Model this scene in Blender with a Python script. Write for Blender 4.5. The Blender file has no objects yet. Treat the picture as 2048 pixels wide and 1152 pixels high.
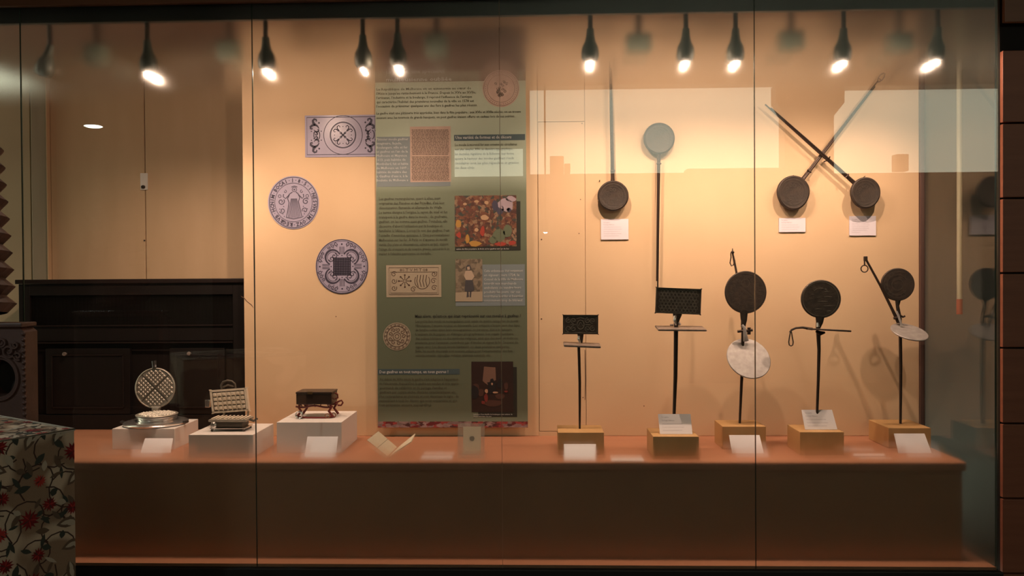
import bpy, bmesh, math, random
from mathutils import Vector, Matrix
random.seed(7)
C = bpy.context.scene.collection
# ------------------------------------------------------------------ camera
F = 1650.0; CAM = Vector((0, -3.3, 1.5)); YAW, PIT, ROL = .0323, -.0111, -.0064
fw = Vector((-math.sin(YAW)*math.cos(PIT), math.cos(YAW)*math.cos(PIT), math.sin(PIT)))
rt = Vector((math.cos(YAW), math.sin(YAW), 0)); up = rt.cross(fw)
R2 = rt*math.cos(ROL)+up*math.sin(ROL); U2 = -rt*math.sin(ROL)+up*math.cos(ROL)
cd = bpy.data.cameras.new('camera'); cd.sensor_width = 36; cd.lens = F/2048*36; cd.clip_start = .05; cd.clip_end = 100
cam = bpy.data.objects.new('camera', cd); C.objects.link(cam)
M = Matrix((R2, U2, -fw)).transposed().to_4x4(); M.translation = CAM; cam.matrix_world = M
bpy.context.scene.camera = cam
# ------------------------------------------------------------------ world, exposure
w = bpy.data.worlds.new('world'); bpy.context.scene.world = w; w.use_nodes = True
bgn = w.node_tree.nodes['Background']; bgn.inputs[0].default_value = (1, 1.0, .76, 1); bgn.inputs[1].default_value = 2.8
vs = bpy.context.scene.view_settings
vs.view_transform = 'Standard'; vs.look = 'None'; vs.gamma = 1; vs.use_curve_mapping = False; vs.exposure = 0
cy = bpy.context.scene.cycles
cy.use_denoising = True; cy.max_bounces = 14; cy.transmission_bounces = 10; cy.transparent_max_bounces = 24
cy.diffuse_bounces = 4; cy.glossy_bounces = 5; cy.sample_clamp_indirect = 4; cy.caustics_refractive = True; cy.caustics_reflective = False

def ray(px, py): return (fw*F + R2*(px-1024) - U2*(py-576)).normalized()
def P(px, py, Y):
    d = ray(px, py); return CAM + d*((Y-CAM.y)/d.y)
def PZ(px, py, z):
    d = ray(px, py); return CAM + d*((z-CAM.z)/d.z)
def PR(px, py, Y):            # a place in the room behind the camera, seen mirrored in the glass
    p = P(px, py, -Y); return Vector((p.x, Y, p.z))
def SC(Y): return (Y-CAM.y)/F     # metres per pixel at depth Y

WALL_Y = .63; SHELF_Z = .75; CEIL_Z = 2.73; GTOP = 2.557; GBOT = .339; GX = [-3.1, -2.1, -1.148, -.151, .857, 1.803]
WARM = (1.0, .67, .50)
def area(name, loc, rot, sx, sy, power, color, portal=False):
    l = bpy.data.lights.new(name, 'AREA'); l.shape = 'RECTANGLE'; l.size = sx; l.size_y = sy; l.energy = power; l.color = color
    if portal: l.cycles.is_portal = True
    o = bpy.data.objects.new(name, l); C.objects.link(o); o.location = loc; o.rotation_euler = rot; return o
def spot(name, loc, target, power, cone, blend=.6, size=.02):
    l = bpy.data.lights.new(name, 'SPOT'); l.energy = power; l.spot_size = math.radians(cone); l.spot_blend = blend
    l.shadow_soft_size = size; l.color = WARM
    o = bpy.data.objects.new(name, l); C.objects.link(o); o.location = loc
    o.rotation_euler = (Vector(target)-Vector(loc)).to_track_quat('-Z', 'Y').to_euler(); return o
# spotlights of the case: pixel x, y of the lamp mouth, power, what it points at (x pixel, y pixel on the wall), cone
SPOT_Y = .062
SPOTS = [  # px, py, power, aim px, aim py, cone, label
    (88, 152, 0, 60, 400, 60, 'dark unlit spotlight tilted left, first under the case ceiling from the left'),
    (300, 146, 56, 330, 640, 105, 'lit spotlight hanging above the left beige cupboard doors'),
    (535, 140, 28, 555, 690, 118, 'lit spotlight hanging just right of the second glass joint'),
    (727, 136, 7, 700, 700, 95, 'dim round spotlight hanging at the left edge of the green banner'),
    (797, 133, 26, 800, 760, 112, 'bright spotlight hanging in front of the title of the green banner'),
    (1180, 124, 37, 1165, 700, 118, 'lit spotlight hanging above the wall hatch and left of the long handled round iron'),
    (1370, 124, 26, 1350, 690, 118, 'lit spotlight above the round iron hung upside down, left one of a close pair'),
    (1470, 124, 27, 1500, 690, 118, 'lit spotlight left of the fourth glass joint, right one of a close pair'),
    (1683, 124, 28, 1640, 660, 118, 'lit spotlight hanging above the crossed long handled irons'),
    (1868, 122, 26, 1740, 700, 112, 'brightest spotlight hanging in the right end of the case'),
]
for i, (px, py, pw, ax, ay, cone, lab) in enumerate(SPOTS):
    if pw:
        p = P(px, py+5, SPOT_Y); spot('spot_light', p, P(ax, ay, WALL_Y), pw*.86, cone, 1.0, .008)
        l = bpy.data.lights.new('spill', 'POINT'); l.energy = pw*.15; l.color = WARM; l.shadow_soft_size = .008
        o = bpy.data.objects.new('spill_light', l); C.objects.link(o); o.location = P(px, py+6, SPOT_Y)

# ------------------------------------------------------------------ materials
def mat(name, col, rough=.6, metal=0, noise=0, nscale=8, col2=None, bump=0, bscale=60, spec=.5, aniso=None, detail=4):
    m = bpy.data.materials.new(name); m.use_nodes = True; nt = m.node_tree; b = nt.nodes['Principled BSDF']
    b.inputs['Base Color'].default_value = (*col, 1); b.inputs['Roughness'].default_value = rough
    b.inputs['Metallic'].default_value = metal; b.inputs['Specular IOR Level'].default_value = spec
    tc = nt.nodes.new('ShaderNodeTexCoord'); mp = nt.nodes.new('ShaderNodeMapping'); nt.links.new(tc.outputs['Object'], mp.inputs[0])
    if aniso: mp.inputs['Scale'].default_value = aniso
    if noise:
        n = nt.nodes.new('ShaderNodeTexNoise'); n.inputs['Scale'].default_value = nscale; n.inputs['Detail'].default_value = detail
        nt.links.new(mp.outputs[0], n.inputs[0])
        r = nt.nodes.new('ShaderNodeValToRGB'); r.color_ramp.elements[0].position = .5-noise; r.color_ramp.elements[1].position = .5+noise
        r.color_ramp.elements[0].color = (*col, 1); r.color_ramp.elements[1].color = (*(col2 or [c*.7 for c in col]), 1)
        nt.links.new(n.outputs[0], r.inputs[0]); nt.links.new(r.outputs[0], b.inputs['Base Color'])
    if bump:
        n = nt.nodes.new('ShaderNodeTexNoise'); n.inputs['Scale'].default_value = bscale; n.inputs['Detail'].default_value = 3
        nt.links.new(mp.outputs[0], n.inputs[0]); bm_ = nt.nodes.new('ShaderNodeBump'); bm_.inputs['Strength'].default_value = bump
        bm_.inputs['Distance'].default_value = .003
        nt.links.new(n.outputs[0], bm_.inputs['Height']); nt.links.new(bm_.outputs[0], b.inputs['Normal'])
    return m
def emit(name, col, s):
    m = bpy.data.materials.new(name); m.use_nodes = True; nt = m.node_tree; nt.nodes.clear()
    e = nt.nodes.new('ShaderNodeEmission'); e.inputs[0].default_value = (*col, 1); e.inputs[1].default_value = s
    o = nt.nodes.new('ShaderNodeOutputMaterial'); nt.links.new(e.outputs[0], o.inputs[0]); return m
m_plaster = mat('cream plaster', (.72, .51, .32), .8, noise=.25, nscale=2.2, col2=(.65, .45, .27), bump=.12, bscale=40)
m_doorpaint = mat('beige door paint', (.62, .43, .27), .6, noise=.3, nscale=3, col2=(.54, .37, .22), aniso=(3, 3, .7))
m_trimpaint = mat('taupe frame paint', (.36, .29, .21), .6, noise=.3, nscale=4, col2=(.27, .21, .15), aniso=(4, 4, .4))
m_shelf = mat('orange brown shelf', (.45, .20, .11), .5, noise=.3, nscale=5, col2=(.38, .165, .09), aniso=(.6, 4, 4))
m_riser = mat('dark brown riser', (.44, .21, .115), .6, noise=.3, nscale=3, col2=(.38, .18, .095))
m_caseceil = mat('brown case ceiling', (.20, .10, .065), .8)
m_black = mat('black frame paint', (.012, .012, .011), .5)
m_fascia = mat('brown fascia wood', (.22, .085, .04), .5, noise=.3, nscale=5, col2=(.16, .06, .03), aniso=(.5, 4, 4))
m_plank = mat('red brown planks', (.34, .115, .06), .5, noise=.32, nscale=6, col2=(.25, .08, .042), aniso=(.5, 6, 6), bump=.1)
m_gap = mat('dark joint', (.01, .007, .005), .9)
m_niche = mat('grey niche wall', (.42, .43, .44), .8)
m_white = mat('white painted box', (.74, .68, .64), .7, bump=.03)
m_card = mat('white card', (.80, .76, .78), .6)
m_cardwall = mat('white wall card', (.74, .68, .76), .6)
m_print_grey = mat('grey print', (.30, .28, .32), .7)
m_block = mat('pale oak block', (.58, .35, .15), .5, noise=.3, nscale=6, col2=(.48, .28, .11), aniso=(4, 1, 1))
m_iron = mat('blackened iron', (.035, .028, .024), .5, .6, noise=.25, nscale=60, col2=(.075, .055, .042), bump=.35, bscale=90)
m_rusty = mat('rusty dark iron', (.022, .017, .014), .6, .3, noise=.22, nscale=40, col2=(.055, .036, .026), bump=.4, bscale=80)
m_relief = mat('worn relief iron', (.16, .14, .11), .5, .2, noise=.2, nscale=80, col2=(.07, .06, .048))
m_relief2 = mat('faint relief iron', (.085, .062, .048), .5, .2, noise=.2, nscale=80, col2=(.04, .03, .024))
m_rod = mat('dark rod iron', (.05, .032, .025), .45, .6)
m_bright = mat('bare grey iron', (.40, .37, .35), .5, .3, noise=.2, nscale=45, col2=(.30, .27, .26), bump=.2, bscale=70)
m_bright2 = mat('worn grey iron', (.34, .28, .25), .45, .5, noise=.2, nscale=60, col2=(.2, .16, .14), bump=.2)
m_chrome = mat('polished chrome', (.75, .72, .70), .2, .9)
m_alu = mat('cast aluminium', (.55, .50, .43), .42, .65, noise=.2, nscale=50, col2=(.42, .37, .31))
m_alu2 = mat('warm cast aluminium', (.88, .76, .62), .5, .1, noise=.2, nscale=50, col2=(.75, .64, .5))
m_aludark = mat('dark groove metal', (.10, .085, .07), .6, .5)  # plain dark metal of ribs, handles, burner body and feet
m_bakelite = mat('black bakelite', (.02, .015, .013), .3)
m_boxblack = mat('dark brown japanned metal', (.022, .013, .010), .35, noise=.2, nscale=30, col2=(.04, .02, .014))
m_redmetal = mat('dark red metal', (.17, .025, .02), .4, .2)
m_copper = mat('copper feet', (.35, .16, .09), .35, .8)
m_parch = mat('cream parchment', (.80, .68, .50), .8, noise=.2, nscale=25, col2=(.72, .58, .40))
m_stamp = mat('grey stamp', (.22, .19, .15), .8)
m_housing = mat('dark green grey lamp housing', (.055, .06, .045), .5, .2)
m_boxgrey = mat('green grey transformer case', (.10, .12, .085), .6)
m_lens = emit('lit lamp lens', (1, .78, .6), 2.2)
m_lensoff = mat('unlit lamp lens', (.1, .09, .08), .2)
m_roomlamp = emit('room lamp lens', (.9, 1, .95), 45)
m_darkwood = mat('dark stained oak', (.005, .003, .0026), .55, spec=.3, noise=.3, nscale=8, col2=(.008, .0045, .004), aniso=(4, 4, .6))
m_darkwood2 = mat('dark stained ledge', (.016, .010, .009), .4, spec=.3)
m_mesh = mat('dark wire mesh', (.015, .012, .01), .5, .4)
m_press = mat('dark carved walnut', (.060, .030, .024), .5, noise=.3, nscale=12, col2=(.10, .05, .04), bump=.3, bscale=60)
m_pipe = mat('off white pipe', (.52, .47, .36), .5)
m_redcap = mat('red cap', (.4, .07, .04), .5)
m_roomwall = mat('room plaster', (.22, .19, .16), .9)
m_roomfloor = mat('room floor', (.07, .05, .04), .6)
m_column = mat('pale column', (.5, .48, .45), .8)
m_edge = mat('green glass edge', (.05, .075, .055), .25)
m_seamclip = mat('joint silicone', (.45, .33, .22), .5)
# prints
m_lilac = mat('lilac print paper', (.40, .36, .49), .45, noise=.3, nscale=12, col2=(.36, .325, .44))
m_ink = mat('dark ink', (.045, .04, .07), .6)
m_ink2 = mat('mid ink', (.11, .10, .15), .6)
m_brownink = mat('brown ink', (.085, .05, .035), .6)
m_pinkpaper = mat('pink beige paper', (.46, .33, .26), .7, noise=.3, nscale=30, col2=(.38, .26, .21))
m_sandpaper = mat('sand paper', (.34, .28, .20), .7)
m_bluebox = mat('blue grey print', (.16, .19, .20), .6)
m_bluebar = mat('dark blue print', (.045, .075, .085), .6)
m_textdark = mat('dark olive lettering', (.055, .055, .03), .6)
m_textlight = mat('pale lettering', (.44, .44, .42), .6)
m_black_text = mat('black lettering', (.012, .012, .008), .6)
m_paintdark = mat('dark painting ground', (.022, .008, .006), .5)

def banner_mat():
    m = bpy.data.materials.new('green banner with painted reflection'); m.use_nodes = True; nt = m.node_tree; b = nt.nodes['Principled BSDF']
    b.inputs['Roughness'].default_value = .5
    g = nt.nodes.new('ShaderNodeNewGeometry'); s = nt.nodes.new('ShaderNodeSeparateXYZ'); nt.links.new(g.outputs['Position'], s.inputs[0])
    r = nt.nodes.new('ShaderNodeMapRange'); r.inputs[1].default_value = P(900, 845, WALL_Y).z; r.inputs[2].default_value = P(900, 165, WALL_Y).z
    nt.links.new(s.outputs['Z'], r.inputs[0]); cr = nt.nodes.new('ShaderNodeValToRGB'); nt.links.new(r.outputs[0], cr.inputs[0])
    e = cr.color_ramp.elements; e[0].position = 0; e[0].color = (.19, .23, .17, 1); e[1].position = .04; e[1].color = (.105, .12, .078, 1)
    for p_, c_ in ((.45, (.108, .125, .08, 1)), (.675, (.14, .165, .11, 1)), (.72, (.29, .34, .26, 1)), (1, (.36, .40, .30, 1))):  # upper steps painted lighter, imitating the window reflection over the print
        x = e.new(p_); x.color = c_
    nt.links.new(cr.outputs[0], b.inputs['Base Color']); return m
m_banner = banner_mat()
m_header = mat('brown banner header', (.13, .075, .05), .6)

def patch_mat(name, cols, scale, dist=.3, rough=.6, stretch=(1, 1, 1), detail=3):
    m = bpy.data.materials.new(name); m.use_nodes = True; nt = m.node_tree; b = nt.nodes['Principled BSDF']; b.inputs['Roughness'].default_value = rough
    tc = nt.nodes.new('ShaderNodeTexCoord'); mp = nt.nodes.new('ShaderNodeMapping'); mp.inputs['Scale'].default_value = stretch
    nt.links.new(tc.outputs['Object'], mp.inputs[0])
    n = nt.nodes.new('ShaderNodeTexNoise'); n.inputs['Scale'].default_value = scale; n.inputs['Detail'].default_value = detail
    nt.links.new(mp.outputs[0], n.inputs[0])
    mx = nt.nodes.new('ShaderNodeMixRGB'); mx.inputs[0].default_value = dist*.1; nt.links.new(mp.outputs[0], mx.inputs[1]); nt.links.new(n.outputs['Color'], mx.inputs[2])
    v = nt.nodes.new('ShaderNodeTexVoronoi'); v.inputs['Scale'].default_value = scale; nt.links.new(mx.outputs[0], v.inputs[0])
    sx = nt.nodes.new('ShaderNodeSeparateColor'); nt.links.new(v.outputs['Color'], sx.inputs[0])
    r = nt.nodes.new('ShaderNodeValToRGB'); r.color_ramp.interpolation = 'CONSTANT'; nt.links.new(sx.outputs[0], r.inputs[0])
    e = r.color_ramp.elements; e[0].position = 0; e[0].color = (*cols[0], 1); e[1].position = 1/len(cols); e[1].color = (*cols[1], 1)
    for i in range(2, len(cols)):
        x = e.new(i/len(cols)); x.color = (*cols[i], 1)
    mm = nt.nodes.new('ShaderNodeMixRGB'); mm.blend_type = 'MULTIPLY'; mm.inputs[0].default_value = .6; nt.links.new(r.outputs[0], mm.inputs[1])
    nt.links.new(n.outputs[0], mm.inputs[2]); nt.links.new(mm.outputs[0], b.inputs['Base Color']); return m
m_paint1 = patch_mat('many coloured picture', [(.20, .07, .035), (.09, .03, .02), (.25, .12, .06), (.12, .05, .03), (.05, .06, .05), (.16, .05, .03), (.33, .20, .12)], 70)
m_strip = patch_mat('red and pink photo strip', [(.45, .30, .30), (.20, .02, .025), (.38, .25, .25), (.10, .03, .03), (.42, .06, .06), (.3, .2, .2)], 45, stretch=(1, 1, 2))

m_floral = mat('printed cream cotton', (.60, .50, .38), .9, noise=.03, nscale=7, col2=(.30, .21, .14), bump=.15, bscale=300, detail=1)


def glass_mat(frosted=True):
    """clear pane; towards its top and bottom an etched band fades in (real frosting of the pane)"""
    m = bpy.data.materials.new('case glass' if frosted else 'clear side glass'); m.use_nodes = True; nt = m.node_tree; nt.nodes.clear(); N = nt.nodes.new; L = nt.links.new
    out = N('ShaderNodeOutputMaterial')
    tr = N('ShaderNodeBsdfTransparent'); tr.inputs[0].default_value = (.955, .975, .955, 1)
    gl = N('ShaderNodeBsdfGlossy'); gl.inputs['Roughness'].default_value = 0; gl.inputs[0].default_value = (1, 1, 1, 1)
    # same reflectance from either side of a face: Schlick on |facing|
    geo = N('ShaderNodeNewGeometry'); dt = N('ShaderNodeVectorMath'); dt.operation = 'DOT_PRODUCT'; L(geo.outputs['Normal'], dt.inputs[0]); L(geo.outputs['Incoming'], dt.inputs[1])
    ab = N('ShaderNodeMath'); ab.operation = 'ABSOLUTE'; L(dt.outputs['Value'], ab.inputs[0])
    om = N('ShaderNodeMath'); om.operation = 'SUBTRACT'; om.inputs[0].default_value = 1; L(ab.outputs[0], om.inputs[1])
    pw = N('ShaderNodeMath'); pw.operation = 'POWER'; L(om.outputs[0], pw.inputs[0]); pw.inputs[1].default_value = 5
    ma = N('ShaderNodeMath'); ma.operation = 'MULTIPLY_ADD'; L(pw.outputs[0], ma.inputs[0]); ma.inputs[1].default_value = .955; ma.inputs[2].default_value = .043
    mx = N('ShaderNodeMixShader'); L(ma.outputs[0], mx.inputs[0]); L(tr.outputs[0], mx.inputs[1]); L(gl.outputs[0], mx.inputs[2])
    if frosted:
        fr = N('ShaderNodeBsdfGlass'); fr.inputs['IOR'].default_value = 1.45;  fr.inputs[0].default_value = (.93, .95, .92, 1)
        s = N('ShaderNodeSeparateXYZ'); L(geo.outputs['Position'], s.inputs[0])
        a = N('ShaderNodeMapRange'); a.interpolation_type = 'SMOOTHSTEP'; a.inputs[1].default_value = 2.19; a.inputs[2].default_value = 2.46; L(s.outputs['Z'], a.inputs[0])
        b = N('ShaderNodeMapRange'); b.interpolation_type = 'SMOOTHSTEP'; b.inputs[1].default_value = .865; b.inputs[2].default_value = .74; L(s.outputs['Z'], b.inputs[0])
        rr = N('ShaderNodeMapRange'); rr.inputs[1].default_value = 1.5; rr.inputs[2].default_value = 1.51; rr.inputs[3].default_value = .25; rr.inputs[4].default_value = .25; L(s.outputs['Z'], rr.inputs[0]); L(rr.outputs[0], fr.inputs['Roughness'])
        sm = N('ShaderNodeMath'); sm.operation = 'MAXIMUM'; L(a.outputs[0], sm.inputs[0]); L(b.outputs[0], sm.inputs[1])
        m2 = N('ShaderNodeMixShader'); L(sm.outputs[0], m2.inputs[0]); L(mx.outputs[0], m2.inputs[1]); L(fr.outputs[0], m2.inputs[2]); L(m2.outputs[0], out.inputs[0])
    else: L(mx.outputs[0], out.inputs[0])
    return m
m_glass = glass_mat(); m_glass2 = glass_mat(False)
m_acrylic = bpy.data.materials.new('acrylic'); m_acrylic.use_nodes = True
def _acr():
    nt = m_acrylic.node_tree; nt.nodes.clear(); N = nt.nodes.new; L = nt.links.new
    o = N('ShaderNodeOutputMaterial'); t = N('ShaderNodeBsdfTransparent'); t.inputs[0].default_value = (.93, .9, .87, 1)
    d = N('ShaderNodeBsdfPrincipled'); d.inputs['Base Color'].default_value = (.8, .72, .62, 1); d.inputs['Roughness'].default_value = .15
    x = N('ShaderNodeMixShader'); x.inputs[0].default_value = .22; L(t.outputs[0], x.inputs[1]); L(d.outputs[0], x.inputs[2]); L(x.outputs[0], o.inputs[0])
_acr()

# ------------------------------------------------------------------ mesh helpers
def worg(o):
    v = Vector((0, 0, 0))
    while o is not None: v += o.location; o = o.parent
    return v
def obj(name, bm, m, parent=None, smooth=False, label=None, loc=None):
    me = bpy.data.meshes.new(name)
    o = bpy.data.objects.new(name, me); C.objects.link(o)
    if loc is not None: o.location = Vector(loc) - (worg(parent) if parent else Vector((0, 0, 0)))
    if parent: o.parent = parent
    bmesh.ops.translate(bm, verts=bm.verts, vec=-worg(o)); bm.normal_update()
    bm.to_mesh(me); bm.free()
    for mm in (m if isinstance(m, (list, tuple)) else [m]): me.materials.append(mm)
    if smooth:
        for p in me.polygons: p.use_smooth = True
        try: me.set_sharp_from_angle(angle=math.radians(40))
        except Exception: pass
    if label: o['label'] = label
    return o
def thing(name, label, cat, loc, group=None):
    o = bpy.data.objects.new(name, None); C.objects.link(o); o.location = loc; o.empty_display_size = .05
    tag(o, label, cat, group); return o
def tag(o, label, cat, group=None):
    o['label'] = label; o['category'] = cat
    if group: o['group'] = group
    return o
def struct(name, bm, m, parent=None, **k):
    o = obj(name, bm, m, parent, **k)
    if not parent: o['kind'] = 'structure'
    return o
def B(): return bmesh.new()
def box(bm, x0, x1, y0, y1, z0, z1, bev=0, mi=0):
    r = bmesh.ops.create_cube(bm, size=1); vs_ = r['verts']
    for v in vs_: v.co = Vector(((x0+x1)/2+v.co.x*(x1-x0), (y0+y1)/2+v.co.y*(y1-y0), (z0+z1)/2+v.co.z*(z1-z0)))
    fs = {f for v in vs_ for f in v.link_faces}
    for f in fs: f.material_index = mi
    if bev: bmesh.ops.bevel(bm, geom=list({e for v in vs_ for e in v.link_edges}), offset=bev, segments=2, affect='EDGES', profile=.6)
    return bm
def frame_of(n, hint=Vector((0, 0, 1))):
    n = Vector(n).normalized(); 
    if abs(n.dot(hint)) > .99: hint = Vector((0, 1, 0)) if abs(n.y) < .9 else Vector((1, 0, 0))
    x = hint.cross(n).normalized(); y = n.cross(x); return x, y, n
def lathe(bm, c, axis, prof, seg=32, sx=1, sy=1, outline=None, mi=0):
    """prof: list of (r, h) along axis from c"""
    x, y, n = frame_of(axis); c = Vector(c); rings = []
    for r, h in prof:
        if r < 1e-6: rings.append([bm.verts.new(c+n*h)]); continue
        ring = []
        for k in range(seg):
            a = 2*math.pi*k/seg; o = outline(a) if outline else 1
            ring.append(bm.verts.new(c+n*h+x*(math.cos(a)*r*sx*o)+y*(math.sin(a)*r*sy*o)))
        rings.append(ring)
    for a, b in zip(rings, rings[1:]):
        if len(a) == 1 and len(b) == 1: continue
        for k in range(seg):
            k2 = (k+1) % seg
            if len(a) == 1: f = bm.faces.new((a[0], b[k], b[k2]))
            elif len(b) == 1: f = bm.faces.new((a[k], a[k2], b[0]))
            else: f = bm.faces.new((a[k], a[k2], b[k2], b[k]))
            f.material_index = mi
    if len(rings[0]) > 1: bm.faces.new(rings[0][::-1])
    if len(rings[-1]) > 1: bm.faces.new(rings[-1])
    return bm
def disc(bm, c, n, r, t, seg=40, bev=.002, **k):
    """round plate centred on c"""
    return lathe(bm, Vector(c)-Vector(n).normalized()*t/2, n, [(0, 0), (r-bev, 0), (r, bev), (r, t-bev), (r-bev, t), (0, t)], seg, **k)
def tube(bm, pts, rad, seg=10, closed=False, flat=1):
    pts = [Vector(p) for p in pts]; n = len(pts); rad = rad if isinstance(rad, (list, tuple)) else [rad]*n
    rings = []; up_ = None
    for i, p in enumerate(pts):
        a = pts[(i-1) % n] if (closed or i) else p; b = pts[(i+1) % n] if (closed or i < n-1) else p
        t = (b-a).normalized()
        if up_ is None: up_ = Vector((0, 1, 0)) if abs(t.y) < .9 else Vector((1, 0, 0))
        s = t.cross(up_).normalized(); u = s.cross(t).normalized(); up_ = u
        rings.append([bm.verts.new(p+s*math.cos(2*math.pi*k/seg)*rad[i]+u*math.sin(2*math.pi*k/seg)*rad[i]*flat) for k in range(seg)])
    m_ = n if closed else n-1
    for i in range(m_):
        a, b = rings[i], rings[(i+1) % n]
        for k in range(seg): bm.faces.new((a[k], a[(k+1) % seg], b[(k+1) % seg], b[k]))
    if not closed: bm.faces.new(rings[0][::-1]); bm.faces.new(rings[-1])
    return bm
def obox(bm, c, ax, ay, az, sx, sy, sz, bev=0):
    """box with given axes and full sizes"""
    r = bmesh.ops.create_cube(bm, size=1); vs_ = r['verts']; c = Vector(c)
    for v in vs_: v.co = c+ax*(v.co.x*sx)+ay*(v.co.y*sy)+az*(v.co.z*sz)
    if bev: bmesh.ops.bevel(bm, geom=list({e for v in vs_ for e in v.link_edges}), offset=bev, segments=2, affect='EDGES')
    return bm
def quad(bm, pts):
    f = bm.faces.new([bm.verts.new(Vector(p)) for p in pts]); return f
def slab(bm, pts, th):
    """polygon pts thickened away from its normal"""
    pts = [Vector(p) for p in pts]; n = (pts[1]-pts[0]).cross(pts[-1]-pts[0]).normalized()
    a = [bm.verts.new(p) for p in pts]; b = [bm.verts.new(p-n*th) for p in pts]
    bm.faces.new(a); bm.faces.new(b[::-1])
    for i in range(len(pts)):
        j = (i+1) % len(pts); bm.faces.new((a[i], b[i], b[j], a[j]))
    return bm
WK = 1.0
def ribbon(bm, pts, wd, mp, closed=False):
    """flat line of width wd through 2-D pts; mp maps (u, v) to 3-D"""
    n = len(pts); L_ = []
    for i in range(n):
        a = pts[(i-1) % n] if (closed or i) else pts[i]; b = pts[(i+1) % n] if (closed or i < n-1) else pts[i]
        dx, dy = b[0]-a[0], b[1]-a[1]; l = math.hypot(dx, dy) or 1; ww = (wd[i] if isinstance(wd, (list, tuple)) else wd)*WK
        L_.append((bm.verts.new(mp(pts[i][0]-dy/l*ww/2, pts[i][1]+dx/l*ww/2)), bm.verts.new(mp(pts[i][0]+dy/l*ww/2, pts[i][1]-dx/l*ww/2))))
    for i in range(n if closed else n-1):
        a, b = L_[i], L_[(i+1) % n]; bm.faces.new((a[0], a[1], b[1], b[0]))
def circ(cx, cy, r, n=40, a0=0, a1=360, ry=None):
    return [(cx+r*math.cos(math.radians(a0+(a1-a0)*k/(n if a1-a0 == 360 else n-1))), cy+(ry or r)*math.sin(math.radians(a0+(a1-a0)*k/(n if a1-a0 == 360 else n-1)))) for k in range(n)]
def dot(bm, cx, cy, r, mp, n=10, ry=None):
    bm.faces.new([bm.verts.new(mp(*p)) for p in circ(cx, cy, r, n, ry=ry)])
def spiral(cx, cy, r, a0, turns=1.2, n=16, s=1):
    return [(cx+r*(1-.8*k/(n-1))*math.cos(math.radians(a0)+s*turns*2*math.pi*k/(n-1)), cy+r*(1-.8*k/(n-1))*math.sin(math.radians(a0)+s*turns*2*math.pi*k/(n-1))) for k in range(n)]
_tc = {}
def glyphs(s, bold=0):
    if (s, bold) not in _tc:
        cu = bpy.data.curves.new('t', 'FONT'); cu.body = s; cu.size = 1; cu.resolution_u = 1; cu.offset = bold
        o = bpy.data.objects.new('t', cu); me = o.to_mesh()
        _tc[(s, bold)] = ([v.co.copy() for v in me.vertices], [tuple(p.vertices) for p in me.polygons])
        o.to_mesh_clear(); bpy.data.objects.remove(o); bpy.data.curves.remove(cu)
    return _tc[(s, bold)]
def text(bm, s, mp, x0, y0, width=None, h=None, bold=0, align=0):
    """baseline starts at (x0, y0) in mp's units; width fits, h is the letter size"""
    vs_, fs = glyphs(s, bold)
    if not vs_: return
    xa = min(v.x for v in vs_); xb = max(v.x for v in vs_)
    sc = h if h else width/(xb-xa); sx = width/(xb-xa) if width else sc
    off = -(xb-xa)*sx*align
    nv = [bm.verts.new(mp(x0+off+(v.x-xa)*sx, y0+v.y*sc)) for v in vs_]
    for f in fs:
        try: bm.faces.new([nv[i] for i in f])
        except ValueError: pass

# ------------------------------------------------------------------ setting: case
sy0 = PZ(1000, 924, SHELF_Z).y
xr_wall = P(1838, 500, WALL_Y).x; xl_wall = P(486, 400, WALL_Y).x
hx0, hx1 = P(1077, 500, WALL_Y).x, P(1170, 500, WALL_Y).x; hz = P(1120, 243, WALL_Y).z; hz0 = P(1120, 862, WALL_Y).z
g = .0022
bm = B(); WT = .05
box(bm, xl_wall, hx0-g, WALL_Y, WALL_Y+WT, SHELF_Z, CEIL_Z, .002); box(bm, hx1+g, xr_wall, WALL_Y, WALL_Y+WT, SHELF_Z, CEIL_Z, .002)
box(bm, hx0-g, hx1+g, WALL_Y+.012, WALL_Y+WT, SHELF_Z, CEIL_Z); box(bm, hx0-g, hx1+g, WALL_Y, WALL_Y+WT, SHELF_Z, hz0-g)
wall = struct('wall_back', bm, m_plaster)
bm = B(); box(bm, hx0, hx1, WALL_Y+.0005, WALL_Y+.0115, hz0, hz-g, .001); obj('hatch_panel', bm, m_plaster, wall)
bm = B(); box(bm, hx0, hx1, WALL_Y+.0005, WALL_Y+.0115, hz, CEIL_Z, .001); obj('upper_panel', bm, m_plaster, wall)
# crack lines near the wall's left edge, nail holes
bm = B(); mpw = lambda px, py: P(px, py, WALL_Y-.0006)
ribbon(bm, [(482, 592), (489, 597), (494, 603), (503, 610), (507, 616)], [1, 1.6, 1.2, 1.5, .6], mpw)
ribbon(bm, [(1170, 700), (1171, 760), (1170, 800)], [1.2, 1.8, 1.0], mpw)
for x, y in ((1083, 638), (1164, 247), (1166, 795), (1199, 362), (1161, 399), (672, 633), (1083, 479), (1158, 467), (1288, 812)): dot(bm, x, y, 1.6 if x in (1083,) else 1.1, mpw)
obj('crack', bm, mat('crack shade', (.10, .05, .03), .9), wall)
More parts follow.
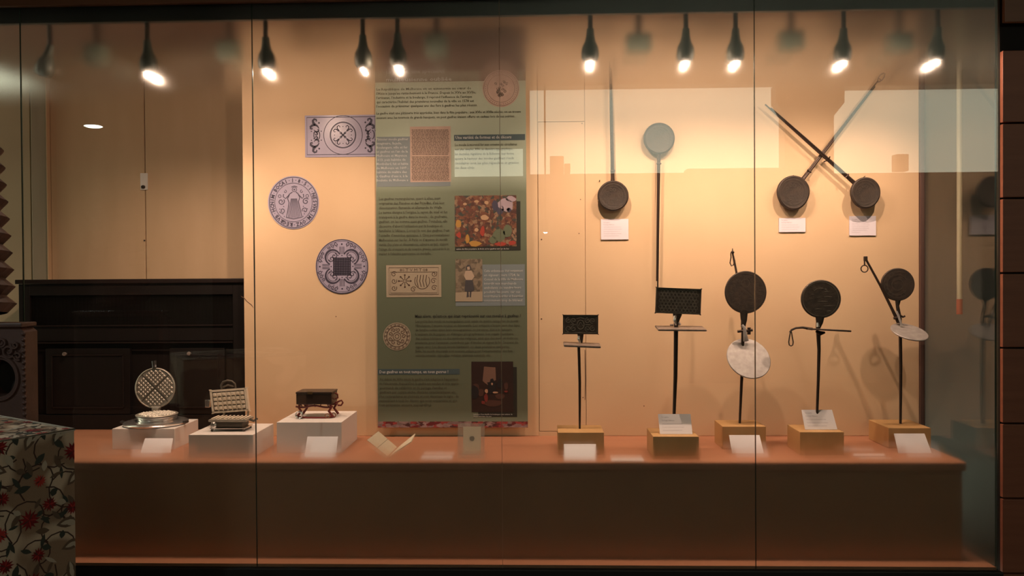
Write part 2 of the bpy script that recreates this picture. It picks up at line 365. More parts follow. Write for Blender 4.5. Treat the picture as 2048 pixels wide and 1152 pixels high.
# faint patched-over stains
# shelf, riser, lower ledge, ceiling
bm = B(); box(bm, -3.1, P(1932, 907, sy0).x, sy0, 1.05, SHELF_Z-.035, SHELF_Z, .004); struct('trim_1', bm, m_shelf)['label'] = 'long orange brown shelf carrying the exhibits'
bm = B(); box(bm, -3.1, P(1932, 907, sy0).x-.01, sy0+.015, sy0+.035, GBOT+.011, SHELF_Z-.036); struct('wall_riser', bm, m_riser)
bm = B(); box(bm, -3.1, 1.80, .008, 1.2, GBOT-.04, GBOT+.01); struct('floor_case', bm, m_shelf)
bm = B(); box(bm, -3.1, 1.80, .045, 1.25, CEIL_Z, CEIL_Z+.03); struct('ceiling_case', bm, m_caseceil)
bm = B(); box(bm, -3.1, 1.80, .02, .044, GTOP, 2.82); struct('trim_2', bm, m_black)
bm = B(); box(bm, -4.6, 4.5, -.03, -.006, 2.612, 5.0, .003); box(bm, -4.6, 4.5, -.006, .019, 2.64, 5.0); struct('wall_fascia', bm, m_fascia)
bm = B(); box(bm, 1.815, 4.5, -.025, -.006, 2.485, 2.611, .003); struct('trim_10', bm, m_fascia)
bm = B(); box(bm, -3.1, 1.815, -.02, .03, 0, GBOT-.002, .003); struct('baseboard_front', bm, m_black)
# left bay: two cupboard doors and posts
DY = 1.12; dxl, dxm, dxr = P(101, 300, DY).x, P(289.5, 300, DY).x, P(500, 300, DY).x+.08
dzt = CEIL_Z
for k, (a, b) in enumerate(((dxl, dxm-.003), (dxm+.003, dxr))):
    bm = B(); box(bm, a, b, DY, DY+.03, SHELF_Z, dzt, .003); d = struct('door_%d' % (k+1), bm, m_doorpaint)
    if k == 1: door2 = d
bm = B(); c = P(288, 363, DY-.006); s = SC(DY)
box(bm, c.x-7.5*s, c.x+7.5*s, DY-.008, DY-.0005, c.z-17*s, c.z+17*s, .002); lp = obj('lock_plate', bm, m_white, door2)
bm = B(); lathe(bm, P(287, 374, DY-.008), (0, -1, 0), [(.010, 0), (.010, .006), (.007, .014), (0, .016)], 16); obj('knob', bm, m_bakelite, lp)
bm = B(); lathe(bm, P(289, 481, DY-.001), (0, -1, 0), [(.005, 0), (.004, .004), (0, .005)], 10); obj('keyhole', bm, m_bakelite, door2)
a = P(92, 300, DY-.03).x
bm = B(); box(bm, a, dxl-.002, DY-.03, DY+.03, SHELF_Z, dzt, .004); struct('trim_3', bm, m_doorpaint)
bm = B(); box(bm, P(60, 300, DY-.02).x, a-.002, DY-.012, DY+.03, SHELF_Z, dzt, .004); struct('trim_4', bm, m_trimpaint)
bm = B(); box(bm, -4.6, P(60, 300, DY).x-.002, DY, DY+.03, 0, dzt+.1); struct('wall_left_bay', bm, mat('beige plaster', (.46, .36, .24), .8, noise=.3, nscale=3, col2=(.38, .29, .19)))
bm = B(); box(bm, P(60, 300, DY).x, xr_wall, DY+.032, DY+.06, 0, CEIL_Z+.1); struct('wall_behind', bm, m_gap)
# wall end profile on the right and niche beyond the side glass
bm = B(); box(bm, xr_wall+.001, xr_wall+.022, WALL_Y-.012, WALL_Y+WT, SHELF_Z, CEIL_Z, .002); struct('trim_5', bm, mat('dark brown profile', (.10, .055, .045), .5))
bm = B(); box(bm, xr_wall+.03, 3.6, 1.3, 1.33, 0, CEIL_Z+.1); struct('wall_niche', bm, m_niche)
bm = B(); box(bm, 1.81, 3.6, .1, 1.3, CEIL_Z, CEIL_Z+.03); struct('ceiling_niche', bm, m_caseceil)
bm = B(); box(bm, 3.57, 3.6, .051, 1.3, 0, CEIL_Z+.1); struct('wall_niche_side', bm, m_niche)
bm = B(); box(bm, 1.801, 3.6, .051, 1.3, -.05, 0); struct('floor_niche', bm, m_roomfloor)
t = thing('hanging_pipe', 'off-white vertical pipe with red end behind the side glass at right', 'pipe', P(1918, 600, .55))
pb = P(1919, 598, .55); bm = B(); tube(bm, [(pb.x, .55, pb.z), (pb.x, .55, CEIL_Z-.001)], .0115, 14); obj('tube', bm, m_pipe, t, True)
bm = B(); tube(bm, [(pb.x, .55, pb.z-.07), (pb.x, .55, pb.z-.0005)], .013, 14); obj('end_cap', bm, m_redcap, t, True, 'red end cap')
# plank wall on the right, each plank a board
pw_x = 1.822
bm = B(); box(bm, pw_x, 4.5, .022, .05, 0, 2.62); wr = struct('wall_right', bm, m_gap)
zs = [P(2024, y, 0).z for y in (100, 246.5, 397, 547, 697, 848, 998, 1148, 1298)]
for a, b in zip(zs, zs[1:]+[0]):
    bm = B(); box(bm, pw_x, 4.5, 0, .021, max(b, 0)+.005, a-.002, .0025); obj('plank', bm, m_plank, wr)
# glass panes
GT = .010
for i in range(5):
    bm = B(); box(bm, GX[i]+.0018, GX[i+1]-.0018, -.003, .003, GBOT, 2.633)
    bm.faces.ensure_lookup_table()
    for f in bm.faces:
        f.normal_update()
        if abs(f.normal.y) < .5: f.material_index = 1
    struct('window_%d' % (i+1), bm, [m_glass, m_edge])
for i in (1, 2, 3, 4):      # small clear joint clips between panes
    bm = B(); box(bm, GX[i]-.0007, GX[i]+.0007, -.002, .002, GBOT, 2.633); struct('trim_%d' % (5+i), bm, m_seamclip if i == 3 else m_edge)
bm = B(); box(bm, 1.797, 1.803, .012, WALL_Y+.02, GBOT+.011, CEIL_Z)
bm.faces.ensure_lookup_table()
for f in bm.faces:
    f.normal_update()
    if abs(f.normal.x) < .5: f.material_index = 1
struct('window_6', bm, [m_glass2, m_edge])

# ------------------------------------------------------------------ setting: the room behind the camera (seen mirrored)
RY = -8.5; RX0, RX1, RH = -7.0, 7.5, 5.0
bm = B(); box(bm, RX0, RX1, RY-.3, -.021, -.05, 0); struct('floor', bm, m_roomfloor)
bm = B(); box(bm, RX0, RX1, RY-.3, 1.4, RH, RH+.1); struct('ceiling', bm, m_roomwall)
bm = B(); box(bm, RX0-.1, RX0, RY-.3, .1, 0, RH); struct('wall_left', bm, m_roomwall)
bm = B(); box(bm, RX1, RX1+.1, RY-.3, .1, 0, RH); struct('wall_far_right', bm, m_roomwall)
bm = B(); box(bm, 4.5, RX1, 0, .05, 0, RH); box(bm, RX0, -4.6, 0, .05, 0, RH); box(bm, -4.6, -3.1, 0, .05, 2.64, 2.80); struct('wall_front', bm, m_roomwall)
ztop = PR(1500, 170, RY).z
def wx(px, py=340): return PR(px, py, RY).x
wins = [(905, 1046, 353, 292), (1060, 1570, 346, 168), (1668, 2120, 345, 170)]
bm = B(); x_prev = RX0
for (a, b, yb, yt_) in wins:
    xa, xb = wx(a), wx(b); zb = PR((a+min(b, 2000))/2, yb, RY).z; ztop = PR((a+min(b, 2000))/2, yt_, RY).z
    box(bm, x_prev, xa, RY-.3, RY, 0, RH); box(bm, xa, xb, RY-.3, RY, 0, zb); box(bm, xa, xb, RY-.3, RY, ztop, RH); x_prev = xb
    area('window_portal', ((xa+xb)/2, RY-.28, (zb+ztop)/2), (math.radians(90), 0, 0), xb-xa, ztop-zb, 1, (1, 1, 1), True)
box(bm, x_prev, RX1, RY-.3, RY, 0, RH)
# flared pier head, sill blocks
s = SC(-RY)
for (x0, y0, x1, y1) in ((1553, 168, 1570, 205), (1668, 172, 1690, 205), (1375, 337, 1568, 346)):
    pa, pb_ = PR(x0, y0, RY), PR(x1, y1, RY); box(bm, pa.x, pb_.x, RY-.28, RY-.02, pb_.z, pa.z)
for k in (0, 1):
    xs = ((1570, 1555), (1668, 1690))[k]
    p0, p1, p2 = PR(xs[0], 232, RY), PR(xs[0], 204, RY), PR(xs[1], 204, RY)
    tri = [p0, p1, p2]; a_ = [bm.verts.new((p.x, RY-.02, p.z)) for p in tri]; b_ = [bm.verts.new((p.x, RY-.28, p.z)) for p in tri]
    bm.faces.new(a_); bm.faces.new(b_[::-1])
    for i in range(3): bm.faces.new((a_[i], a_[(i+1) % 3], b_[(i+1) % 3], b_[i]))
struct('wall_daylight', bm, m_roomwall)
for (x0, y0, x1, y1, lab) in ((1100, 311, 1128, 347, 'dark block on the far sill, mirrored in the glass left of the round iron'), (1129, 326, 1141, 347, 'low dark block on the far sill beside the taller one'), (1795, 307, 1821, 342, 'small dark square sign mirrored at the upper right')):
    pa, pb_ = PR(x0, y0, RY), PR(x1, y1, RY); bm = B(); box(bm, pa.x, pb_.x, RY-.2, RY-.05, pb_.z+.01, pa.z, .01)
    tag(obj('sill_block' if x0 < 1700 else 'square_sign', bm, mat('brown room block', (.16, .08, .05), .8)), lab, 'block' if x0 < 1700 else 'sign')
pc0, pc1 = PR(290, 600, -6.5), PR(400, 600, -6.5)
bm = B(); box(bm, pc0.x, pc1.x, -6.9, -6.5, 0, RH, .02); struct('column_room', bm, m_column)
for (x, y, r, lab) in ((187, 253, .075, 'small bright room lamp mirrored in the glass over the left cupboard door'),
                       (1091, 465, .02, 'tiny room lamp mirrored in the glass over the wall hatch')):
    p = PR(x, y, -2.6 if x > 1000 else -2.2); t = thing('ceiling_lamp', lab, 'lamp', p)
    bm = B(); lathe(bm, p, (0, 0, 1), [(0, .002), (r*.8, .002), (r*.9, .05), (.02, .09), (0, .09)], 20); obj('lamp_shade', bm, m_housing, t, True)
    bm = B(); lathe(bm, p, (0, 0, 1), [(0, -.006), (r*.6, -.004), (r*.75, .001), (0, .001)], 20); obj('lens', bm, m_roomlamp, t)
    bm = B(); tube(bm, [p+Vector((0, 0, .09)), (p.x, p.y, RH-.001)], .006, 6); obj('cord', bm, m_black, t)
    if x == 187:
        l = spot('room_lamp_light', p-Vector((0, 0, .012)), PZ(20, 850, 1.1), 60, 60, 1, .03); l.data.color = (.92, 1, .95)

# ------------------------------------------------------------------ spotlights and transformer boxes
for i, (px, py, pwr, ax, ay, cone, lab) in enumerate(SPOTS):
    p = P(px, py, SPOT_Y); t = thing('spotlight', lab, 'spotlight', (p.x, p.y, CEIL_Z-.001), 'spotlights under the case ceiling')
    tl = Vector((-.25, 0, -1)) if i == 0 else Vector(((ax-px)*.0004, .12, -1)); tl.normalize(); q = p-tl*.105
    bm = B(); lathe(bm, p, -tl, [(.026, 0), (.034, .012), (.0355, .035), (.032, .058), (.021, .080), (.016, .105), (.014, .13), (0, .132)], 22)
    h = obj('housing', bm, m_housing, t, True)
    bm = B(); lathe(bm, p-tl*.001, tl, [(.021, 0), (.021, .004), (.012, .0055), (0, .006)], 18); obj('lens', bm, m_lens if pwr > 12 or i == 1 else m_lensoff, h, False, 'glowing lens' if pwr > 12 else None)
    bm = B(); tube(bm, [q-tl*.02, (q.x, q.y, CEIL_Z-.02)], .0095, 10); obj('stem', bm, m_rod, t, True)
    bm = B(); lathe(bm, (q.x, q.y, CEIL_Z-.022), (0, 0, 1), [(.018, 0), (.03, .006), (.03, .021), (0, .021)], 16); obj('ceiling_rose', bm, m_rod, t, True)
for px, py, wpx, hpx, lab in ((195, 112, 42, 44, 'grey transformer box between the unlit spotlight and the first lit one'), (460, 105, 46, 42, 'grey transformer box left of the second glass joint'),
                    (873, 92, 44, 46, 'grey transformer box above the banner title'), (1277, 88, 50, 38, 'grey transformer box above the upside-down round iron'),
                    (1581, 84, 48, 40, 'grey transformer box between the close pair and the crossed irons spotlight'), (1797, 88, 46, 40, 'grey transformer box left of the brightest spotlight')):
    Y = .30; p = P(px, py, Y); s = SC(Y); t = thing('transformer_box', lab, 'transformer', (p.x, Y, CEIL_Z-.001), 'transformer boxes under the case ceiling')
    bm = B(); box(bm, p.x-wpx/2*s, p.x+wpx/2*s, Y-.035, Y+.035, p.z-hpx/2*s, p.z+hpx/2*s, .016); obj('casing', bm, m_boxgrey, t, True)
    bm = B(); tube(bm, [(p.x, Y, p.z+hpx/2*s-.002), (p.x, Y, CEIL_Z-.001)], .014, 10); obj('stem', bm, m_rod, t, True)

# ------------------------------------------------------------------ dark cabinet in the left bay
cf = .80; s = SC(cf)
def CX(px, py=650): return P(px, py, cf).x
def CZ(py, px=260): return P(px, py, cf).z
x0, x1 = CX(38), CX(492)+.02; zt = CZ(567)
t = thing('cabinet', 'long dark stained wooden cabinet under the cupboard doors at left', 'cabinet', ((x0+x1)/2, cf, SHELF_Z))
bm = B(); box(bm, x0, x1, cf+.03, cf+.27, SHELF_Z+.001, zt, .003); obj('body', bm, m_darkwood, t)
bm = B(); box(bm, x0-.012, x1+.005, cf-.012, cf+.28, zt+.0005, CZ(558), .004); obj('top', bm, m_darkwood2, t)
bm = B()   # frame members
for (a, b, zz0, zz1) in ((x0, CX(60), CZ(846), zt), (CX(466), x1, CZ(846), zt), (CX(60), CX(466), CZ(590), zt), (CX(60), CX(466), CZ(682), CZ(652)), (CX(60), CX(466), SHELF_Z+.001, CZ(830))):
    box(bm, a, b, cf, cf+.029, zz0, zz1, .002)
obj('frame', bm, m_darkwood, t)
for yy in (651, 685):
    bm = B(); box(bm, CX(60), CX(466), cf-.008, cf-.0005, CZ(yy+1.4), CZ(yy-1.4), .001); obj('moulding', bm, m_darkwood2, t)
bm = B(); zz0, zz1 = CZ(650), CZ(592)
n = 150; xa, xb = CX(62), CX(464)
for k in range(n+1):
    x = xa+(xb-xa)*k/n; box(bm, x-.0006, x+.0006, cf+.012, cf+.0135, zz0, zz1)
for k in range(23):
    z = zz0+(zz1-zz0)*k/22; box(bm, xa, xb, cf+.010, cf+.0118, z-.0006, z+.0006)
o = obj('wire_mesh', bm, m_mesh, t); o['kind'] = 'stuff'
for (a, b, kx) in ((90, 258, 132), (338, 448, 380)):
    bm = B(); box(bm, CX(a), CX(b), cf+.002, cf+.026, CZ(828), CZ(697), .002)
    d = obj('door', bm, m_darkwood, t)
    bm = B(); w_ = .006
    for (q0, q1, q2, q3) in ((CX(a)+.03, CX(b)-.03, CZ(697)-.036, CZ(697)-.03), (CX(a)+.03, CX(b)-.03, CZ(828)+.03, CZ(828)+.036), (CX(a)+.03, CX(a)+.036, CZ(828)+.03, CZ(697)-.03), (CX(b)-.036, CX(b)-.03, CZ(828)+.03, CZ(697)-.03)):
        box(bm, q0, q1, cf-.003, cf+.0015, q2, q3, .001)
    obj('panel_moulding', bm, m_darkwood2, d)
    bm = B(); lathe(bm, (CX(kx), cf+.0015, CZ(707)), (0, -1, 0), [(.004, 0), (.004, .012), (.010, .016), (.009, .024), (0, .027)], 16); obj('knob', bm, m_bright2, d, True)

# ------------------------------------------------------------------ printed roundels and sheet on the wall
YW = WALL_Y-.001
def plane_map(cx, cy, Y, unit=None):
    """map (u, v) pixels right/up of a centre to the wall plane"""
    c = P(cx, cy, Y); s = SC(Y); return lambda u, v: Vector((c.x+u*s, Y, c.z+v*s))
def scroll(bm, cx, cy, s, mp, fx=1, fy=1, wd=1.5):
    pts = [(cx+fx*x*s, cy+fy*y*s) for x, y in ((-9, -8), (-6, -3), (-1, 0), (3, 4), (4, 9), (1, 12), (-3, 11), (-4, 8), (-2, 7))]
    ribbon(bm, pts, [wd*.5, wd, wd*1.6, wd*1.8, wd*1.6, wd*1.4, wd*1.2, wd*.9, wd*.5], mp)
    pts = [(cx+fx*x*s, cy+fy*y*s) for x, y in ((-1, 0), (5, -1), (9, -4), (9, -8), (6, -9), (5, -6))]
    ribbon(bm, pts, [wd*1.2, wd*1.6, wd*1.6, wd*1.2, wd, wd*.5], mp)
    dot(bm, cx-fx*9*s, cy+fy*4*s, wd*.9, mp)
WK = 1.45
# A: rectangular print
t = thing('wall_print', 'lilac rectangular ornament print partly behind the green banner', 'print', P(682, 270, YW), 'lilac prints on the plaster wall')
mp0 = plane_map(682, 271, YW-.0015)
bm = B(); slab(bm, [mp0(-73, -43), mp0(86, -43), mp0(86, 41), mp0(-73, 41)], .001); obj('sheet', bm, mat('glossy lilac print', (.40, .36, .49), .28, noise=.3, nscale=12, col2=(.36, .325, .44)), t)
mp = plane_map(682, 271, YW-.0021); bm = B()
ribbon(bm, [(-69, -38), (84, -38), (84, 37), (-69, 37)], .9, mp, True)
for r, wd in ((39, .8), (26, 1.0), (24.5, .5)): ribbon(bm, circ(4, 1, r, 48), wd, mp, True)
for k in range(4):
    a = math.radians(45+90*k); ca, sa = math.cos(a), math.sin(a)
    rot = lambda x, y: (4+x*ca-y*sa, 1+x*sa+y*ca)
    ribbon(bm, [rot(*q) for q in ((2, 0), (6, -1.5), (9, 0), (6, 1.5), (2, 0))], 1.3, mp)
    for sgn in (1, -1):
        ribbon(bm, [rot(x, y*sgn) for x, y in ((10, 0), (13, 1), (17, 1), (20, 3), (20, 7), (17, 8), (15, 6))], [.6, 1.2, 1.4, 1.4, 1.2, 1, .6], mp)
    dot(bm, *rot(12, 0), 1, mp); dot(bm, *rot(22, 0), .8, mp)
    a2 = math.radians(90*k); dot(bm, 4+17*math.cos(a2), 1+17*math.sin(a2), .9, mp)
dot(bm, 4, 1, 2.4, mp)
for (cx, cy, fx, fy) in ((-53, -22, 1, -1), (-53, 22, 1, 1), (58, 22, -1, 1), (58, -22, -1, -1)):
    scroll(bm, cx, cy, .95, mp, -fx, fy, 2.0); scroll(bm, cx+fx*3, cy-fy*14, .55, mp, fx, -fy, 1.2)
for cx in (-50, 60):
    ribbon(bm, circ(cx, 1, 5, 14, 100, 260, 9), 1.2, mp); ribbon(bm, circ(cx+2, 1, 5, 14, -80, 80, 9), 1.2, mp)
    for q in (-9, 9): dot(bm, cx-10, q, 1.2, mp); dot(bm, cx+10, q, 1.2, mp)
obj('ornament', bm, m_ink, t)
# B: coin-like roundel with lettering and a robed figure
t = thing('wall_print', 'lilac round print with lettering ring and robed figure', 'print', P(587, 405, YW), 'lilac prints on the plaster wall')
rim = lambda a: 1
bm = B(); lathe(bm, P(587, 405, YW), (0, -1, 0), [(0, 0), (52*SC(YW), 0), (52*SC(YW), .0015), (0, .0015)], 64, sy=1.03); obj('sheet', bm, m_lilac, t)
mp = plane_map(587, 405, YW-.0021); bm = B()
ribbon(bm, circ(0, 0, 49, 64, ry=51), 1.0, mp, True); ribbon(bm, circ(0, 0, 38, 56, ry=39), .7, mp, True)
legend = 'IACOB·MINCH·BVRGER·ZVO·MILHVSEN·1·5·8·1·'
for k, ch in enumerate(legend):
    a = math.radians(110+360*k/len(legend)*1.0)  # runs anticlockwise, as on a mould
    vs_, fs = glyphs(ch, .035)
    if not vs_: continue
    rr = 40; s_ = 9.5; ca, sa = math.cos(a), math.sin(a); w0 = (max(v.x for v in vs_)+min(v.x for v in vs_))/2
    nv = []
    for v in vs_:
        u, vv = (v.x-w0)*s_*-1, v.y*s_*1.1; nv.append(bm.verts.new(mp(ca*(rr+vv)-sa*-u*-1, (sa*(rr+vv)+ca*u*-1*-1)*1.03)))
    for f in fs:
        try: bm.faces.new([nv[i] for i in f])
        except ValueError: pass
obj('lettering_ring', bm, m_ink, t)
bm = B()
# figure: head, shoulders, long pleated robe, arms, side ornaments
ribbon(bm, circ(2, 26, 4.5, 16), 1, mp, True); ribbon(bm, [(-4, 31), (2, 33), (8, 31)], 1.5, mp); dot(bm, 2, 26, 2, mp)
ribbon(bm, [(-2, 21), (-8, 17), (-12, 8), (-9, 0), (-12, -18), (-15, -30), (0, -33), (17, -30), (13, -12), (10, 2), (13, 10), (9, 18), (5, 21)], 1.4, mp)
for k in range(-4, 5): ribbon(bm, [(k*1.4+1, 8), (k*2.2+1, -10), (k*3.1+1, -31)], .9, mp)
for sgn in (1, -1):
    ribbon(bm, [(sgn*9+1, 16), (sgn*17+1, 8), (sgn*21, 12), (sgn*20, 17)], 1.5, mp)
    ribbon(bm, spiral(sgn*25, 2, 7, 40, 1.3, 18, sgn), 1.5, mp); ribbon(bm, spiral(sgn*23, -16, 6, 200, 1.2, 16, -sgn), 1.3, mp)
    ribbon(bm, spiral(sgn*17, 22, 3.5, 90, 1, 12, sgn), .9, mp)
    for k in range(5): dot(bm, sgn*(19+3*k % 11), -28+k*5, 1.1, mp)
    ribbon(bm, circ(sgn*28, 13, 3, 8), 1, mp, True)
obj('ornament', bm, m_ink2, t)
# C: quatrefoil roundel with a waffle grid
t = thing('wall_print', 'dark ornamented round print with quatrefoil and square grid', 'print', P(684, 533, YW), 'lilac prints on the plaster wall')
bm = B(); lathe(bm, P(684, 533, YW), (0, -1, 0), [(0, 0), (53.5*SC(YW), 0), (53.5*SC(YW), .0015), (0, .0015)], 64, sy=1.03); obj('sheet', bm, m_lilac, t)
mp = plane_map(684, 533, YW-.0021); bm = B()
ribbon(bm, circ(0, 0, 52, 64, ry=54), 1.2, mp, True); ribbon(bm, circ(0, 0, 49, 64, ry=51), .5, mp, True)
for k in range(11):
    q = -17+34*k/10; ribbon(bm, [(q, -17), (q, 17)], 1.5, mp); ribbon(bm, [(-17, q), (17, q)], 1.5, mp)
for k in range(4):
    a = math.radians(90*k); ca, sa = math.cos(a), math.sin(a); rot = lambda x, y: (x*ca-y*sa, x*sa+y*ca)
    for wd, r in ((2.6, 15.5), (.7, 11.5)):
        ribbon(bm, [rot(19+r*math.cos(math.radians(b)), 14+r*math.sin(math.radians(b))) for b in range(-60, 130, 14)][::1], wd, mp) if False else None
    a3 = math.radians(90*k+45); c3, s3 = math.cos(a3), math.sin(a3); r3 = lambda x, y: (x*c3-y*s3, x*s3+y*c3)
    for wd, r in ((3.0, 15), (.8, 11)):
        ribbon(bm, [r3(26+r*math.cos(math.radians(b)), r*math.sin(math.radians(b))) for b in range(-112, 113, 14)], [wd*(.35+.65*abs(math.cos(math.radians(b*.7)))) for b in range(-112, 113, 14)], mp)
    ribbon(bm, [r3(*q) for q in spiral(26, 4, 6, 60, 1.2, 14)], 1.2, mp); ribbon(bm, [r3(*q) for q in spiral(26, -4, 6, -60, 1.2, 14, -1)], 1.2, mp)
    for j in (-1.6, 1.6, -4.2, 4.2): ribbon(bm, [rot(25, j), rot(40, j)], .8, mp)
    dot(bm, *rot(45, 0), 1.8, mp); dot(bm, *rot(22, 0), 1.3, mp); dot(bm, *rot(22, 8), 1.2, mp)
    for sgn in (1, -1):
        for j, an in enumerate((14, 24, 34)):
            b = math.radians(an*sgn); x, y = 46*math.cos(b), 46*math.sin(b)
            ribbon(bm, [rot(*q) for q in spiral(x, y, 4.5-j*.5, 40*j, 1.1, 10, sgn)], 1.1, mp); dot(bm, *rot(x*.9, y*.9), .9, mp)
obj('ornament', bm, m_ink, t)

WK = 1.2
# ------------------------------------------------------------------ the green banner
YB = WALL_Y-.035; bs = SC(YB)
bc = P(902, 500, YB)
def BX(px, py): p = P(px, py, YB); return p
t = thing('banner', 'tall green text banner with pictures hanging at the middle of the wall', 'banner', P(903, 855, YB))
bx0, bx1 = P(753, 500, YB).x, P(1053.5, 500, YB).x
zh = P(902, 163, YB).z; zbt = P(902, 843, YB).z; zb2 = P(902, 855, YB).z; ztp = P(902, 60, YB).z
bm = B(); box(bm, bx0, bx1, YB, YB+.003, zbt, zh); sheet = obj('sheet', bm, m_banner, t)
bm = B(); box(bm, bx0, bx1, YB, YB+.003, zh, ztp); obj('header', bm, m_header, t, label='brown header with white title')
bm = B(); box(bm, bx0, bx1, YB, YB+.003, zb2, zbt); obj('photo_strip', bm, m_strip, t, label='narrow strip of red and white picture')
bm = B(); tube(bm, [(bx0, YB+.012, ztp+.004), (bx1, YB+.012, ztp+.004)], .008, 10); obj('hanging_bar', bm, m_black, t)
for sx in (.15, .85):
    x = bx0+(bx1-bx0)*sx; bm = B(); tube(bm, [(x, YB+.012, ztp+.01), (x, YB+.012, CEIL_Z-.001)], .0015, 6); obj('hanging_cord', bm, m_black, t)
def bmap(d): return lambda px, py: P(px, py, YB-d)
def brect(name, x0, y0, x1, y1, m, parent, d=.0008, label=None):
    cx, cy = (x0+x1)/2, (y0+y1)/2; c = P(cx, cy, YB); hw, hh = (x1-x0)/2*bs, (y1-y0)/2*bs
    bm = B(); box(bm, c.x-hw, c.x+hw, YB-d, YB-d+.0006, c.z-hh, c.z+hh); return obj(name, bm, m, parent, label=label)
def para(name, x0, y0, y1, lines, m, parent, widths=None, full=None, h=6.4, bold=.012, d=.0018):
    bm = B(); n = len(lines)
    for i, ln in enumerate(lines):
        y = y0+(y1-y0)*i/max(n-1, 1)
        vs_, _ = glyphs(ln, bold); xa, xb = min(v.x for v in vs_), max(v.x for v in vs_); sc = h
        wpx = (xb-xa)*sc; fit = min(full, wpx) if full else wpx
        if widths: fit = widths[i]
        c = P(x0, y, YB-d); s_ = SC(YB-d)
        text(bm, ln, lambda u, v: Vector((c.x+u*s_, YB-d, c.z+v*s_)), 0, 0, width=fit, h=sc, bold=bold)
    return obj(name, bm, m, parent)
para('title', 772, 147, 163, ['La gaufre, une spécialité', 'mulhousienne oubliée'], m_textlight, t, widths=[118, 132], h=11, bold=.01)
para('paragraph', 753, 181, 215, ['La République de Mulhouse vit en autonomie au cœur de', "l'Alsace jusqu'au rattachement à la France. Depuis le XVe au XVIIe,", 'l’artisanat, l’industrie et la boulange, il reprend l’influence de l’antique', 'qui caractérise l’habitat des premières nouvelles de la ville en 1578 est', 'l’occasion de présenter quelques uns des fers à gaufres les plus réussis.'], m_textdark, t, widths=[190, 200, 192, 196, 203], h=7)
para('paragraph', 753, 229, 238, ['La gaufre était une pâtisserie très appréciée, bien dans la fête populaire : aux XVIe et XVIIe siècles, on en trouve', 'souvent avec les tournois de grands banquets, on peut gaufres étaient offerts en cadeau lors de ces soirées.'], m_textdark, t, widths=[290, 278], h=7)
brect('text_box', 753, 273, 901, 373, m_bluebox, t, label='pale blue grey text box')
para('paragraph', 753, 281, 363, ['Pâtissier moule gaufrier', 'imaginaire, façade,', 'Boulangers, ville et fer', 'et gaufres en l’an de la', 'Mulhouse et Mayence', '1613, puis habitée de', 'Montbéliard, fuit et habite', 'de Mulhouse en 1609 ;', 'habitée du maître des', '« Gaufres d’eau », à la', 'Boulette de Mulhouse »'], m_textlight, t, full=64, h=7)
dd = brect('document', 820, 253, 902, 364, m_pinkpaper, t, .0013, 'old printed page on pink beige paper')
bm = B()
for i in range(36):
    y = 260+i*2.85; x = 823+random.random()*2; mpb = bmap(.0022)
    if i == 18: continue
    while x < 897:
        w_ = 2+random.random()*6; ribbon(bm, [(x, y), (min(x+w_, 898), y+random.uniform(-.1, .1))], 1.1, mpb); x += w_+1
obj('printed_lines', bm, m_brownink, dd)
hb = brect('heading_bar', 908, 269, 1050, 281, m_bluebar, t, label='dark blue heading bar')
para('heading', 911, 278, 278, ['Une variété de formes et de décors'], m_textlight, hb, widths=[112], h=8.6, bold=.02)
para('paragraph', 910, 292, 338, ['Le moule à mi-rond fer aux ornements circulaires', 'aux plus simples, XIVe au diamètre typographique,', 'les dentelles régulières de la Réforme, leur forme', 'ajoure la hauteur des moules gaufriers ronds', 'circulaires sont les plus répandues et gravées', 'des deux côtés.'], m_textdark, t, widths=[124, 116, 118, 118, 128, 40], h=7)
para('paragraph', 758, 400, 510, ['Les gaufres rectangulaires, quant à elles, sont', "originaires des Flandres et des Pays-Bas, d'où leur", 'dénomination flamande et allemande de Wafla.', "Le terme désigne à l'origine le rayon de miel et fut", 'transposé à la gaufre dans le moule : de gaufrette,', 'gaufrier, on les nomme aussi gaufres. Toutefois, elle', 'découvre d’abord l’utilisation par la boutique et', 'familiales à l’Alsace. Lorsqu’ils ont des gaufres, l’est', 'l’entaille d’innovées spéciales, à Cinq personnalisées', 'Mulhousien sur les fer. À Paris ce d’œuvres de motifs', 'variés (les plats et décorations, calvaire et lys), étaient', 'l’usage du croissant et du sceptre gravés, entourés à se', 'marier à l’identité patricienne en médaille...'], m_textdark, t, widths=[124, 132, 128, 138, 138, 138, 128, 142, 142, 138, 140, 142, 108], h=7.4)
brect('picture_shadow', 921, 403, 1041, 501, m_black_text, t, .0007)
pic = brect('picture', 909.5, 391, 1033, 493, m_paint1, t, .0016, 'colourful crowded feast picture')
mpb = bmap(.0026)
def blob(px, py, rx, ry, n=9):
    bm.faces.new([bm.verts.new(mpb(px+rx*math.cos(2*math.pi*k/n)*random.uniform(.8, 1.15), py+ry*math.sin(2*math.pi*k/n)*random.uniform(.8, 1.15))) for k in range(n)][::-1])
mm_ = mat('faded peach paint', (.42, .26, .15), .6)
for q_ in ((969, 435, 8, 6), (953, 403, 5, 3), (973, 405, 5, 4), (953, 460, 4, 4), (930, 408, 4, 3)):
    bm = B(); blob(*q_); obj('painted_face', bm, mm_, pic)
mpb = bmap(.0026); mm_ = mat('lilac white paint', (.34, .26, .30), .6)
bm = B(); blob(1012, 410, 16, 13); obj('painted_drapery', bm, mm_, pic)
bm = B(); blob(1022, 398, 10, 6); obj('painted_drapery', bm, mm_, pic)
mpb = bmap(.0026); mm_ = mat('sage paint', (.10, .12, .07), .6)
bm = B(); blob(998, 470, 15, 13); obj('painted_figure', bm, mm_, pic)
bm = B(); blob(1015, 462, 9, 14); obj('painted_figure', bm, mm_, pic)
bm = B(); blob(985, 480, 8, 8); obj('painted_figure', bm, mm_, pic)
mpb = bmap(.0026); mm_ = mat('ochre paint', (.38, .20, .04), .6)
